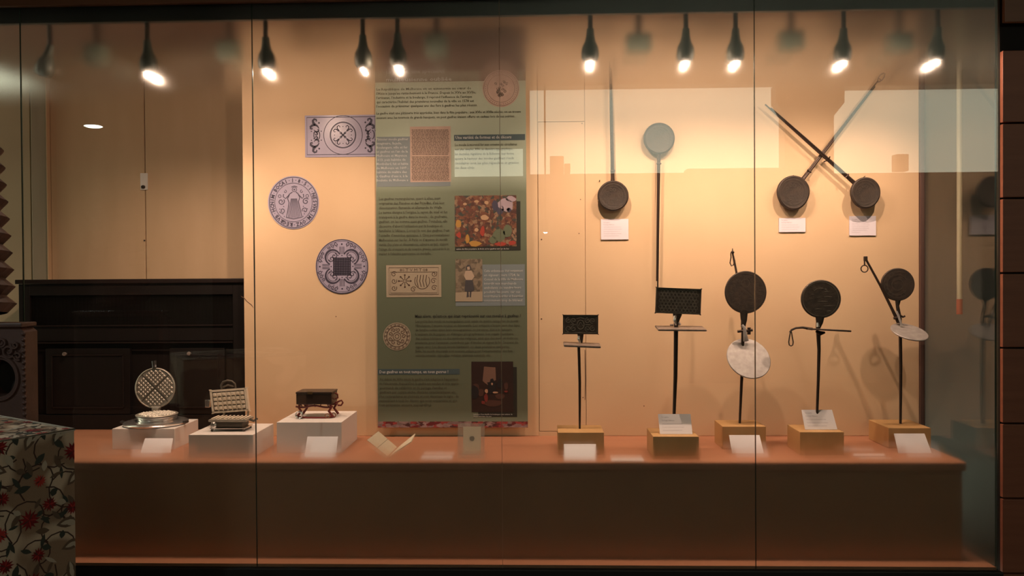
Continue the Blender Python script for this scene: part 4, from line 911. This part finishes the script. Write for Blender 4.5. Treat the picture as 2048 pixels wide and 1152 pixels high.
bm = B(); tube(bm, [P(1636.5, 663, Y), P(1638, 700, Y), P(1636.5, 760, Y), b_], [.0095, .0075, .0065, .0055], 10); obj('support_rod', bm, m_rod, t, True)
# E: round iron at the right end
Y = mid(KE); s = SC(Y); t = thing('waffle_iron', 'smaller round iron with slanting ringed handle at the right end', 'waffle iron', (P(1801, 845, Y).x, Y, KE[4]), 'hinged irons on oak blocks')
c = P(1795, 569, Y)
bm = B(); disc(bm, c, (-.1, -1, 0), 31.7*s, .012, 48, .003, sy=1.02); fp = obj('upper_plate', bm, m_rusty, t, True)
bm = B(); mp = plane_map(1795, 569, Y-.0095)
for r_ in (26, 20, 11): ribbon(bm, circ(0, 0, r_, 40), .7, mp, True)
for k in range(16): ribbon(bm, spiral(23*math.cos(k*.39), 23*math.sin(k*.39), 2.5, k*33, 1, 8), .6, mp)
obj('engraving', bm, m_relief2, fp)
bm = B(); tube(bm, [P(1796, 600, Y), P(1795, 612, Y), P(1800, 640, Y)], [.013, .008, .009], 10, flat=.5); obj('neck', bm, m_iron, t, True)
hp = [P(x, y, Y+dy) for x, y, dy in ((1797, 645, -.022), (1785, 620, -.018), (1760, 570, -.012), (1731, 517, -.006))]
bm = B(); tube(bm, hp, [.0085, .007, .0055, .005], 8); obj('handle', bm, m_rod, t, True)
bm = B(); box(bm, hp[3].x-.008, hp[3].x+.008, hp[3].y-.006, hp[3].y+.006, hp[3].z-.012, hp[3].z+.010, .003); obj('handle_head', bm, m_rod, t)
bm = B(); tube(bm, [P(1729, 520, Y-.012), P(1729, 531, Y-.012)], .0035, 8); obj('link', bm, m_rod, t, True)
bm = B(); rc = P(1729, 537.5, Y-.012); tube(bm, [rc+Vector((.0155*math.cos(k*.3927), 0, .0155*math.sin(k*.3927))) for k in range(16)], .0026, 8, True); obj('ring', bm, m_rod, t, True)
bm = B(); tube(bm, [P(1798, 630, Y-.03), P(1806, 634, Y-.03), P(1810, 632, Y-.03)], .0045, 8); tube(bm, [P(1787, 637, Y-.025), P(1801, 633, Y-.03)], .0055, 8); obj('hinge_pin', bm, m_rod, t, True)
bm = B(); tube(bm, [P(1793, 622, Y-.03), P(1797, 632, Y-.036), P(1802, 647, Y-.04), P(1804, 652, Y-.04)], [.004, .0055, .0045, .008], 10, flat=.6); obj('hinge', bm, m_bright, t, True, 'pale hinge strap')
n = Vector((.10, -.42, .92)).normalized(); c2 = P(1818.5, 664.5, Y-.07)
bm = B(); lathe(bm, c2-n*.004, n, [(0, 0), (33*s, 0), (34.5*s, .003), (34.5*s, .006), (33.5*s, .008), (0, .0075)], 48, sy=1.0); obj('lower_plate', bm, m_bright, t, True, 'pale grey lower plate')
rod(t, KE, 1800, 640, 1801, Y, r=(.0075, .007, .0055))

# ------------------------------------------------------------------ round chrome waffle iron on plinth 1
zt1 = W1[4]; Yc = (W1[2]+W1[3])/2-.005; s = SC(Yc); cx = P(312, 840, Yc).x
t = thing('waffle_maker', 'open round chrome waffle maker standing on the low white plinth', 'waffle maker', (cx, Yc, zt1))
bm = B(); lathe(bm, (cx, Yc, zt1+.001), (0, 0, 1), [(0, 0), (.130, 0), (.139, .003), (.141, .008), (.137, .013), (.122, .017), (.108, .019), (0, .019)], 56); obj('base', bm, m_chrome, t, True)
px_ = P(314, 833, Yc).x
zl = P(315, 829, Yc).z; dh = zl-zt1-.0200
bm = B(); lathe(bm, (px_, Yc, zt1+.0202), (0, 0, 1), [(.082, 0), (.084, .003), (.085, dh-.011), (.090, dh-.007), (.0915, dh-.003), (.086, dh-.0006), (0, dh-.0006)], 56); obj('drum', bm, m_chrome, t, True)
bm = B(); lathe(bm, (px_, Yc, zl), (0, 0, 1), [(0, 0), (.090, 0), (.092, .002), (.090, .004), (.086, .0035), (0, .0035)], 56); lp = obj('lower_plate', bm, m_alu, t, True)
def studs(bm, mp3, R, pitch, sz, hgt, cross=.006, rot=45):
    """rows of truncated pyramids inside a circle, leaving a cross free"""
    k = int(R/pitch)+1; ca, sa = math.cos(math.radians(rot)), math.sin(math.radians(rot))
    for i in range(-k, k+1):
        for j in range(-k, k+1):
            if i == 0 or j == 0: continue
            u = (abs(i)-.5)*pitch+cross*.5; u = math.copysign(u, i); v = math.copysign((abs(j)-.5)*pitch+cross*.5, j)
            if math.hypot(u, v) > R-sz*.6: continue
            b = []; tt = []
            for dx, dy in ((-1, -1), (1, -1), (1, 1), (-1, 1)):
                for lst, q, hh in ((b, sz/2, 0), (tt, sz*.22, hgt)):
                    uu, vv = u+dx*q, v+dy*q; lst.append(bm.verts.new(mp3(uu*ca-vv*sa, uu*sa+vv*ca, hh)))
            bm.faces.new(tt)
            for a_ in range(4): bm.faces.new((b[a_], b[(a_+1) % 4], tt[(a_+1) % 4], tt[a_]))
bm = B(); studs(bm, lambda u, v, h: Vector((px_+u, Yc+v, zl+.004+h)), .083, .0135, .0115, .005); obj('studs', bm, m_alu, lp)['kind'] = 'stuff'
uc = P(310, 776, Yc+.085); n = Vector((.02, -1, .07)).normalized(); ux, uy, un = frame_of(n)
R = 41*SC(Yc+.085)
bm = B(); lathe(bm, uc+n*-.012, n, [(0, 0), (R*.93, 0), (R, .006), (R, .013), (R*.96, .015), (R*.94, .011), (0, .011)], 56); upl = obj('upper_plate', bm, m_alu, t, True)
bm = B(); studs(bm, lambda u, v, h: uc+n*(-.001+h)+ux*u+uy*v, R*.92, .0145, .0128, .005, .007); obj('studs', bm, m_alu, upl)['kind'] = 'stuff'
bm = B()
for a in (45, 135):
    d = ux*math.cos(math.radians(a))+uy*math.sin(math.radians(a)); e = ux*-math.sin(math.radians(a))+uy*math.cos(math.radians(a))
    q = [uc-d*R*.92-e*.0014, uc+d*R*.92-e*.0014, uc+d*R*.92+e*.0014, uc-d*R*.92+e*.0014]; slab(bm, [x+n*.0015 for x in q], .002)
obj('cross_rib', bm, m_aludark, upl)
bm = B(); h0 = P(304, 815, Yc+.075); h1 = P(321, 815, Yc+.075); tube(bm, [h0, h1], .006, 12); box(bm, h0.x+.005, h1.x-.005, Yc+.06, Yc+.085, h0.z-.022, h0.z, .002); obj('hinge', bm, m_alu, t, True)
bm = B(); a_ = P(309, 736, Yc+.09); tube(bm, [a_, P(308.5, 731, Yc+.095)], .011, 10, flat=.6); tube(bm, [P(308.5, 731, Yc+.095), P(308, 722, Yc+.10)], [.010, .012], 10, flat=.6); obj('handle', bm, m_bakelite, t, True, 'black lifting handle')
for sgn in (-1, 1):
    bm = B(); tube(bm, [(cx+sgn*.137, Yc-.02, zt1+.012), (cx+sgn*.150, Yc-.028, zt1+.013), (cx+sgn*.152, Yc-.01, zt1+.013)], .006, 8); obj('side_handle', bm, m_bakelite, t, True)

# ------------------------------------------------------------------ rectangular waffle iron on plinth 2
zt2 = W2[4]; Yc = (W2[2]+W2[3])/2; t = thing('waffle_maker', 'open rectangular cast waffle maker with ring handle on the second plinth', 'waffle maker', (P(465, 855, Yc).x, Yc, zt2))
Yp = Yc+.04; s = SC(Yp); c = P(460, 801, Yp); ax = roll(Vector((1, 0, 0)), -4); az = (roll(Vector((0, 0, 1)), -9)+Vector((0, .12, 0))).normalized(); ny = az.cross(ax).normalized(); ny = ny if ny.y < 0 else -ny
def q3(u, v, h=0): return c+ax*(u*s)+az*(v*s)+ny*h
bm = B(); obox(bm, c, ax, ny, az, 75*s, .014, 47*s, .003); upl = obj('upper_plate', bm, m_alu2, t)
bm = B()
for (a, b, c0, c1) in ((-37, 37, 19.5, 23.5), (-37, 37, -23.5, -20), (-37.3, -33, -23, 23), (33, 37.3, -23, 23)):
    slab(bm, [q3(a, c0, .012), q3(b, c0, .012), q3(b, c1, .012), q3(a, c1, .012)], .0055)
obj('rim', bm, m_alu2, upl)
bm = B(); slab(bm, [q3(-33, -20, .0074), q3(33, -20, .0074), q3(33, 19.5, .0074), q3(-33, 19.5, .0074)], .0004); obj('cast_bed', bm, m_bright2, upl)
for j in range(7):
    bm = B() if j == 0 else bm
    for i in range(4):
        u, v = -28+j*9.4, 13.2-i*9.0
        a_ = [q3(u+dx*3.4, v+dy*3.9, .0078) for dx, dy in ((-1, -1), (1, -1), (1, 1), (-1, 1))]; b_ = [q3(u+dx*2.2, v+dy*2.4+.6, .017) for dx, dy in ((-1, -1), (1, -1), (1, 1), (-1, 1))]
        A = [bm.verts.new(x) for x in a_]; Bv = [bm.verts.new(x) for x in b_]; bm.faces.new(Bv)
        for k in range(4): bm.faces.new((A[k], A[(k+1) % 4], Bv[(k+1) % 4], Bv[k]))
for j in range(6): slab(bm, [q3(-24.2+j*9.4, -19, .0105), q3(-22.4+j*9.4, -19, .0105), q3(-22.4+j*9.4, 18, .0105), q3(-24.2+j*9.4, 18, .0105)], .003)
obj('studs', bm, m_alu2, upl)['kind'] = 'stuff'
bm = B(); tube(bm, [P(x, y, Yp+.01) for x, y in ((444, 778), (442, 771), (446, 764), (455, 761), (464, 762.5), (470, 768), (471, 776))], .0045, 10); obj('ring_handle', bm, m_aludark, upl, True, 'dark curved lifting handle')
bm = B(); tube(bm, [P(446, 774, Yp+.01), P(456, 770, Yp+.01), P(467, 773, Yp+.01)], .004, 8); obj('handle_bridge', bm, m_aludark, upl, True)
p = P(416, 807, Yp); bm = B(); box(bm, p.x-4.5*s, p.x+5*s, p.y-.012, p.y+.006, p.z-7.5*s, p.z+8*s, .003); obj('side_clip', bm, m_chrome, upl, label='chrome side clip')
# lower half
zl = P(465, 836, Yc).z
p0, p1 = P(428, 838, Yc-.02), P(504, 838, Yc-.02); hw = 38*SC(Yc)
cxm = P(466, 838, Yc).x
bm = B(); box(bm, cxm-hw, cxm+hw, Yc-.07, Yc+.03, zl-.006, zl+.004, .003); lpl = obj('lower_plate', bm, m_alu, t)
bm = B()
for j in range(9):
    x = cxm-hw+.012+j*(2*hw-.024)/8; box(bm, x-.003, x+.003, Yc-.062, Yc+.022, zl+.0045, zl+.009, .001)
obj('ridges', bm, m_alu2, lpl)
bm = B()
for sgn in (-1, 1): tube(bm, [(cxm+sgn*.055, Yc+.03, zl+.002), (cxm+sgn*.053, Yp, zl+.022)], .005, 8)
obj('hinge', bm, m_alu, t, True)
bm = B(); box(bm, cxm-hw*.72, cxm+hw*.75, Yc-.058, Yc+.028, zt2+.016, zl-.0065, .006); obj('burner_body', bm, m_aludark, t, True)
bm = B(); box(bm, cxm-hw*.95, cxm+hw*.95, Yc-.066, Yc+.03, zt2+.011, zt2+.0155, .002); obj('base_tray', bm, m_chrome, t)
for sx, sy_ in ((-1, -1), (1, -1), (-1, 1), (1, 1)):
    bm = B(); tube(bm, [(cxm+sx*hw*.82, Yc-.02+sy_*.04, zt2+.012), (cxm+sx*hw*.86, Yc-.02+sy_*.043, zt2+.001)], [.006, .0045], 8); obj('foot', bm, m_aludark, t, True)
kp = P(430, 850, Yc-.065); bm = B(); lathe(bm, kp+Vector((0, .014, 0)), (-.3, -1, 0), [(.005, 0), (.005, .006), (.014, .010), (.015, .020), (.010, .026), (0, .027)], 20); obj('knob', bm, m_chrome, t, True, 'chrome knob')
bm = B(); tube(bm, [P(500, 838, Yc-.03), P(507, 842, Yc-.03), P(515, 837, Yc-.03)], [.007, .005, .004], 8); obj('side_handle', bm, m_aludark, t, True)

# ------------------------------------------------------------------ black box iron on plinth 3
zt3 = W3[4]; Yc = (W3[2]+W3[3])/2; Yf = Yc-.055; t = thing('box_iron', 'black rectangular box iron on dark red scrolled legs with small wheels', 'waffle maker', (P(633, 830, Yc).x, Yc, zt3))
a_ = P(592, 784, Yf); b_ = P(663, 809, Yf); yb_ = PZ(640, 777.5, a_.z).y
bm = B(); box(bm, a_.x, b_.x, Yf, yb_, b_.z, a_.z-.009, .003); obj('body', bm, m_boxblack, t)
bm = B(); box(bm, a_.x-.002, b_.x+.002, Yf-.002, yb_+.002, a_.z-.0088, a_.z, .003); obj('lid', bm, m_boxblack, t)
lc = P(621, 786, Yf-.003); bm = B(); box(bm, lc.x-.014, lc.x+.010, Yf-.005, Yf-.0021, lc.z-.006, lc.z+.006, .002); obj('maker_plate', bm, mat('dull brass', (.14, .09, .04), .4, .6), t, label='small dull brass plate')
bm = B(); tube(bm, [(b_.x+.002, Yc, a_.z-.012), (b_.x+.014, Yc, a_.z-.018), (b_.x+.016, Yc, a_.z-.034), (b_.x+.002, Yc, a_.z-.04)], .0035, 8); obj('side_hinge', bm, m_redmetal, t, True)
zb = b_.z; x0, x1 = a_.x, b_.x
for yy in (Yf+.008, yb_-.008):
    bm = B(); n_ = 16
    tube(bm, [(x0-.004+(x1-x0+.008)*k/n_, yy, zb-.010-.004*math.sin(k*math.pi/n_*3)) for k in range(n_+1)], .0042, 8); obj('rail', bm, m_redmetal, t, True)
for (x, sg) in ((x0+.014, -1), (x1-.008, 1)):
    for yy in (Yf+.008, yb_-.008):
        bm = B(); hgt = zb-zt3
        tube(bm, [(x, yy, zb-.001), (x+sg*.004, yy, zt3+hgt*.75), (x+sg*-.006, yy, zt3+hgt*.5), (x+sg*.004, yy, zt3+hgt*.28), (x+sg*.014, yy, zt3+.004)], [.0065, .0055, .006, .0055, .006], 8); obj('leg', bm, m_redmetal, t, True)
bm = B(); tube(bm, [(x0+.01, Yf+.004, zt3+.006), (x0+.05, Yf, zt3+.003), (x1-.03, Yf, zt3+.003), (x1, Yf+.004, zt3+.006)], .0045, 8); obj('lower_bar', bm, m_redmetal, t, True)
wc = P(598, 830, Yf-.012)
for k in range(3):
    bm = B(); q = Vector((wc.x, Yf-.004-k*.006, zt3+.0175)); tube(bm, [q+Vector((.0145*math.cos(j*.3927), 0, .0145*math.sin(j*.3927))) for j in range(16)], .0023, 8, True); obj('coil_ring', bm, m_chrome, t, True, 'chrome coil ring')
for x in (x1-.018, x1+.004):
    bm = B(); q = Vector((x, Yf+.016+(x-x1), zt3+.012)); tube(bm, [q+Vector((.010*math.cos(j*.52), 0, .010*math.sin(j*.52))) for j in range(12)], .0022, 8, True); obj('wheel', bm, m_copper, t, True)
bm = B(); tube(bm, [(x1+.002, Yc, zb-.004), (x1+.020, Yc, zb+.006), (x1+.032, Yc, zb+.010), (x1+.038, Yc, zb), (x1+.030, Yc, zb-.012), (x1+.014, Yc, zb-.012)], .004, 8); obj('wire_handle', bm, m_redmetal, t, True)
for k in range(5):
    x = x0+.02+(x1-x0-.04)*k/4; bm = B(); tube(bm, [(x, Yf+.008, zb-.001), (x+.005*(-1)**k, Yf+.008, zb-.012)], .0025, 6); obj('scroll', bm, m_redmetal, t, True)

# ------------------------------------------------------------------ parchment booklet and acrylic block
sp = PZ(777, 913, SHELF_Z+.001); Yk = sp.y
t = thing('booklet', 'small cream parchment booklet standing open in a V', 'booklet', sp)
q0 = Vector((sp.x-.003, Yk-.035, SHELF_Z+.0015)); 
def PK(px, py, dy): return P(px, py, Yk+dy)
l = [PK(775, 912, 0), PK(794, 894, .03), PK(757, 862.5, .03), PK(734, 880, 0)]
for v in l: v.z = max(v.z, SHELF_Z+.004)
bm = B(); slab(bm, l, .004); obj('left_leaf', bm, m_parch, t)
r_ = [PK(779, 912, 0), PK(822, 883, .0), PK(830, 867, .03), PK(797, 894, .03)]
for v in r_: v.z = max(v.z, SHELF_Z+.004)
bm = B(); slab(bm, r_, .004); obj('right_leaf', bm, m_parch, t)
bm = B(); ny_ = Vector((0, -1, 0)); cols = []
nrm = (l[1]-l[0]).cross(l[3]-l[0]).normalized()
for k in (.5,):
    a_ = l[0].lerp(l[3], k)+nrm*.0008; b_ = l[1].lerp(l[2], k)+nrm*.0008; d = (l[3]-l[0]).normalized()*.0012; slab(bm, [a_-d, b_-d, b_+d, a_+d], .0006)
obj('fold_line', bm, m_sandpaper, t)
ap = PZ(942, 916, SHELF_Z+.001); Ya = ap.y
t = thing('acrylic_block', 'clear acrylic block holding a small cream sheet with grey stamp', 'display block', (ap.x, Ya+.02, SHELF_Z))
s = SC(Ya); hw = 27*s; zt_ = P(944, 847, Ya+.02).z
lean = .02
bm = B(); pts = [Vector((ap.x-hw, Ya, SHELF_Z+.002)), Vector((ap.x+hw, Ya, SHELF_Z+.002)), Vector((ap.x+hw, Ya+lean, zt_)), Vector((ap.x-hw, Ya+lean, zt_))]
slab(bm, pts, .018); obj('block', bm, m_acrylic, t)
mpn = lambda u, v, d: pts[0].lerp(pts[1], u).lerp(pts[3].lerp(pts[2], u), v)+Vector((0, d, 0))
bm = B(); slab(bm, [mpn(.20, .10, .006), mpn(.86, .10, .006), mpn(.86, .90, .006), mpn(.20, .90, .006)], .002); sh = obj('paper_sheet', bm, mat('cream sheet', (.88, .78, .60), .8), t)
bm = B(); cc = mpn(.53, .55, .0045); bm.faces.new([bm.verts.new(cc+Vector((.011*math.cos(k*.52)*random.uniform(.8, 1.1), 0, .012*math.sin(k*.52)*random.uniform(.8, 1.1)))) for k in range(12)]); obj('stamp', bm, m_stamp, sh)
bm = B(); box(bm, ap.x-hw*1.08, ap.x+hw*1.08, Ya-.006, Ya+.04, SHELF_Z+.0003, SHELF_Z+.0018); obj('base_plate', bm, m_acrylic, t)

# ------------------------------------------------------------------ carved screw press at the left edge, in the room
PY = -.55; s = SC(PY)
def QX(px, py=700): return P(px, py, PY).x
def QZ(py, px=30): return P(px, py, PY).z
KX = 0
t = thing('screw_press', 'dark carved wooden screw press with round opening at the left edge', 'wooden press', (QX(-60), PY+.15, 0))
xl, xr = QX(-190), QX(50); ztop_ = QZ(655)
# cheek with a round hole: outline from blocks around a ring
hc = (QX(-2), QZ(756)); hr_ = 33*s
bm = B(); N = 48; yf, yk = PY, PY+.07
outer = []
x_a, x_b, z_a, z_b = xl, xr, QZ(905), ztop_
for k in range(N):
    a = 2*math.pi*k/N; dx, dz = math.cos(a), math.sin(a)
    tt = min(((x_b-hc[0])/dx if dx > 1e-6 else 9), ((x_a-hc[0])/dx if dx < -1e-6 else 9), ((z_b-hc[1])/dz if dz > 1e-6 else 9), ((z_a-hc[1])/dz if dz < -1e-6 else 9))
    outer.append((hc[0]+dx*tt, hc[1]+dz*tt))
inner = [(hc[0]+hr_*math.cos(2*math.pi*k/N), hc[1]+hr_*1.15*math.sin(2*math.pi*k/N)) for k in range(N)]
V = [[bm.verts.new((x, y, z)) for x, z in lst] for lst, y in ((outer, yf), (inner, yf), (inner, yk), (outer, yk))]
for a_, b_ in zip(V, V[1:]+V[:1]):
    for k in range(N): bm.faces.new((a_[k], a_[(k+1) % N], b_[(k+1) % N], b_[k]))
bmesh.ops.recalc_face_normals(bm, faces=bm.faces)
obj('carved_head', bm, m_press, t)
bm = B(); box(bm, xl, QX(72), PY-.02, PY+.09, QZ(1010), QZ(905)-.001, .006); obj('lower_beam', bm, m_press, t)
for x in (QX(-180), QX(20)):
    bm = B(); box(bm, x, x+.08, PY+.0, PY+.08, .001, QZ(1010)-.001, .006); obj('leg', bm, m_press, t)
bm = B(); box(bm, xl-.005, QX(46)+.003, PY-.012, PY+.075, ztop_+.001, ztop_+.016, .004); obj('cap', bm, m_press, t)
# carving: scrolls, beads along the edge, ring around the hole
bm = B()
for (x, y, r, a, sg) in ((18, 702, 15, 0, 1), (-12, 702, 15, 180, -1), (36, 712, 9, 60, 1), (3, 685, 9, 90, -1), (30, 690, 8, 200, -1), (-30, 705, 12, 20, 1)):
    tube(bm, [P(u, v, PY-.004) for u, v in spiral(x, y, r, a, 1.4, 20, sg)], .005, 6)
obj('scroll_carving', bm, m_press, t, True)
for k in range(17):
    bm = B(); p = P(52+k*.45 if k < 10 else 56.5+(k-10)*1.3, 668+k*11.5, PY); p.x = min(p.x, xr-.004)
    lathe(bm, (p.x, PY+.0005, p.z), (0, -1, 0), [(.0075, 0), (.007, .004), (.004, .008), (0, .009)], 10); obj('bead', bm, m_press, t, True)
bm = B(); tube(bm, [(hc[0]+(hr_+.012)*math.cos(2*math.pi*k/32), PY-.001, hc[1]+(hr_*1.15+.012)*math.sin(2*math.pi*k/32)) for k in range(32)], .006, 6, True); obj('hole_moulding', bm, m_press, t, True)
bm = B(); box(bm, xl+.02, xr-.02, PY+.0715, PY+.08, QZ(900), QZ(660)); obj('back_board', bm, m_gap, t)
# wooden screw, tapering and leaning, triangular threads
bm = B(); seg = 24; pitch = 36*s; base = Vector((QX(-70, 640), PY+.04, ztop_+.018)); topv = Vector((QX(-96, 0), PY+.04, base.z+.66)); ax_ = (topv-base); Lh = ax_.length; ax_.normalize()
nst = int(Lh/pitch*seg); prev = None; sxv = ax_.cross(Vector((0, 1, 0))).normalized(); syv = sxv.cross(ax_)
rows = []
for k in range(nst+1):
    h = k*pitch/seg; a = 2*math.pi*k/seg; taper = 1-.12*h/Lh; dvec = sxv*math.cos(a)+syv*math.sin(a)
    cpt = base+ax_*h; rows.append([bm.verts.new(cpt+dvec*(.105*taper)), bm.verts.new(cpt+dvec*(.135*taper)+ax_*pitch*.5)])
for k in range(nst-seg):
    a_, b_ = rows[k], rows[k+1]; c_, d_ = rows[k+seg], rows[k+seg+1]
    bm.faces.new((a_[0], b_[0], b_[1], a_[1])); bm.faces.new((a_[1], b_[1], d_[0], c_[0]))
bmesh.ops.recalc_face_normals(bm, faces=bm.faces)
obj('screw', bm, m_press, t, label='coarse threaded wooden screw')

# ------------------------------------------------------------------ floral covered box in the foreground
zb = 1.10; cB = PZ(148, 859, zb); d1 = (PZ(0, 833, zb)-cB); d1.z = 0; d1.normalize(); d2 = (PZ(0, 881, zb)-cB); d2.z = 0; d2.normalize()
e2 = Vector((-d1.y, d1.x, 0)); e2 = e2 if e2.dot(d2) > 0 else -e2
A1, A2 = .62, .55
t = thing('fabric_box', 'box covered in red flowered cream cotton at the lower left corner', 'fabric box', cB+d1*A1/2+e2*A2/2-Vector((0, 0, zb)))
def cloth_pt(p0, du, dv, lu, lv, wav, u, v, off=0):
    nn = du.cross(dv).normalized(); w_ = wav*math.sin(u*9+v*2)*min(1, 4*(1-u))*math.sin(math.pi*v)*math.sin(math.pi*u)*2
    return p0+du*(lu*u)+dv*(lv*v)+nn*(w_+off)
def cloth_face(p0, du, dv, lu, lv, nu=28, nv=28, wav=.003):
    bm = B(); g_ = [[bm.verts.new(cloth_pt(p0, du, dv, lu, lv, wav, i/nu, j/nv)) for i in range(nu+1)] for j in range(nv+1)]
    for j in range(nv):
        for i in range(nu): bm.faces.new((g_[j][i], g_[j][i+1], g_[j+1][i+1], g_[j+1][i]))
    return bm
m_fred = mat('red flower print', (.26, .012, .014), .9, noise=.2, nscale=60, col2=(.13, .006, .008)); m_fred2 = mat('bright red flower print', (.42, .04, .035), .9)
m_fleaf = mat('dark leaf print', (.045, .055, .045), .9); m_fstem = mat('brown stem print', (.06, .03, .022), .9)
m_fpale = mat('pale petal print', (.50, .45, .36), .9); m_fbrown = mat('taupe leaf print', (.14, .095, .065), .9)
def flowers(cloth, p0, du, dv, lu, lv, wav, u0, u1, v0, v1, n):
    """printed motifs lying in the cloth surface; u, v in metres from p0"""
    layers = {}
    def L(m, d):
        if m.name not in layers: layers[m.name] = [B(), m, d]
        return layers[m.name][0]
    def mpf(d): return lambda a, b: cloth_pt(p0, du, dv, lu, lv, wav, min(max(a/lu, .001), .999), min(max(b/lv, .001), .999), d)
    def shape(m, d, pts):
        bm = L(m, d); mp_ = mpf(d); vv = [bm.verts.new(mp_(*q)) for q in pts]; c_ = bm.verts.new(mp_(sum(q[0] for q in pts)/len(pts), sum(q[1] for q in pts)/len(pts)))
        for k in range(len(vv)):
            try: bm.faces.new((c_, vv[k], vv[(k+1) % len(vv)]))
            except ValueError: pass
    def leaf(m, d, x, y, l, w_, a):
        ca, sa = math.cos(a), math.sin(a); shape(m, d, [(x+(l*t_)*ca-sg*w_*math.sin(math.pi*t_)*sa, y+(l*t_)*sa+sg*w_*math.sin(math.pi*t_)*ca) for sg, ts in ((1, (0, .2, .4, .6, .8, 1)), (-1, (.8, .6, .4, .2))) for t_ in ts])
    pts = []
    for _ in range(4000):
        q = (random.uniform(u0, u1), random.uniform(v0, v1))
        if all(math.hypot(q[0]-o_[0], q[1]-o_[1]) > .058 for o_ in pts): pts.append(q)
        if len(pts) >= n: break
    for k, (x, y) in enumerate(pts):
        a = random.uniform(0, 6.28); R_ = random.uniform(.019, .030)
        bm = L(m_fstem, .0006)
        sp_ = [(x+R_*1.3*(1+.5*t_)*math.cos(a+t_*2.6), y+R_*1.3*(1+.5*t_)*math.sin(a+t_*2.6)) for t_ in [i_/9*1.6 for i_ in range(10)]]
        ribbon(bm, sp_, .0035, mpf(.0006))
        for j in range(4):
            aa = a+j*1.25+random.uniform(-.3, .3); leaf((m_fleaf, m_fleaf, m_fbrown, m_fpale)[(j+k) % 4], .0008+.0002*((j+k) % 4), x+R_*math.cos(aa), y+R_*math.sin(aa), random.uniform(.02, .045), random.uniform(.004, .009), aa+random.uniform(-.6, .6))
        if k % 4 == 3:
            leaf(m_fbrown, .0009, x, y, .06, .014, a); leaf(m_fpale, .0012, x+.01*math.cos(a), y+.01*math.sin(a), .035, .006, a)
        else:
            mm_ = m_fred if k % 3 else m_fred2; N_ = 26
            if k % 3 == 0: R_ *= .7
            shape(mm_, .0016, [(x+R_*(.78+.22*math.cos(i_*math.pi)+random.uniform(-.08, .08))*math.cos(6.2832*i_/N_), y+R_*(.78+.22*math.cos(i_*math.pi)+random.uniform(-.08, .08))*math.sin(6.2832*i_/N_)) for i_ in range(N_)])
            for i_ in range(5): leaf(m_fstem if i_ % 2 else m_fred2, .002, x, y, R_*.75, .0016, a+i_*1.26)
    for nm, (bm, m_, d) in layers.items():
        o_ = obj({'red flower print': 'red_flowers', 'bright red flower print': 'bright_red_flowers', 'dark leaf print': 'dark_leaves', 'brown stem print': 'stems', 'pale petal print': 'pale_petals', 'taupe leaf print': 'taupe_leaves'}[m_.name], bm, m_, cloth); o_['kind'] = 'stuff'
Zv = Vector((0, 0, 1)); c0 = cB; WK = 1
f1 = (c0+e2*A2-Zv*zb+Zv*.002, -e2, Zv, A2, zb-.002)
fr = obj('front_side', cloth_face(*f1, wav=.003), m_floral, t, True); flowers(fr, *f1, .003, A2-.30, A2-.004, .45, zb-.012, 60)
obj('back_side', cloth_face(c0-Zv*zb+Zv*.002, d1, Zv, A1, zb-.002, wav=.003), m_floral, t, True)
obj('left_side', cloth_face(c0+d1*A1-Zv*zb+Zv*.002, e2, Zv, A2, zb-.002, wav=.003), m_floral, t, True)
obj('near_side', cloth_face(c0+d1*A1+e2*A2-Zv*zb+Zv*.002, -d1, Zv, A1, zb-.002, wav=.003), m_floral, t, True)
f2 = (c0+e2*A2, -e2, d1, A2, A1)
tc_ = obj('top_cover', cloth_face(*f2, wav=.002), m_floral, t, True); flowers(tc_, *f2, .002, A2-.32, A2-.004, .004, .55, 60)
bm = B(); tube(bm, [c0+e2*A2, c0, c0+d1*A1, c0+d1*A1+e2*A2], .004, 8, True); obj('piping', bm, mat('cream piping', (.38, .33, .26), .8), t, True)
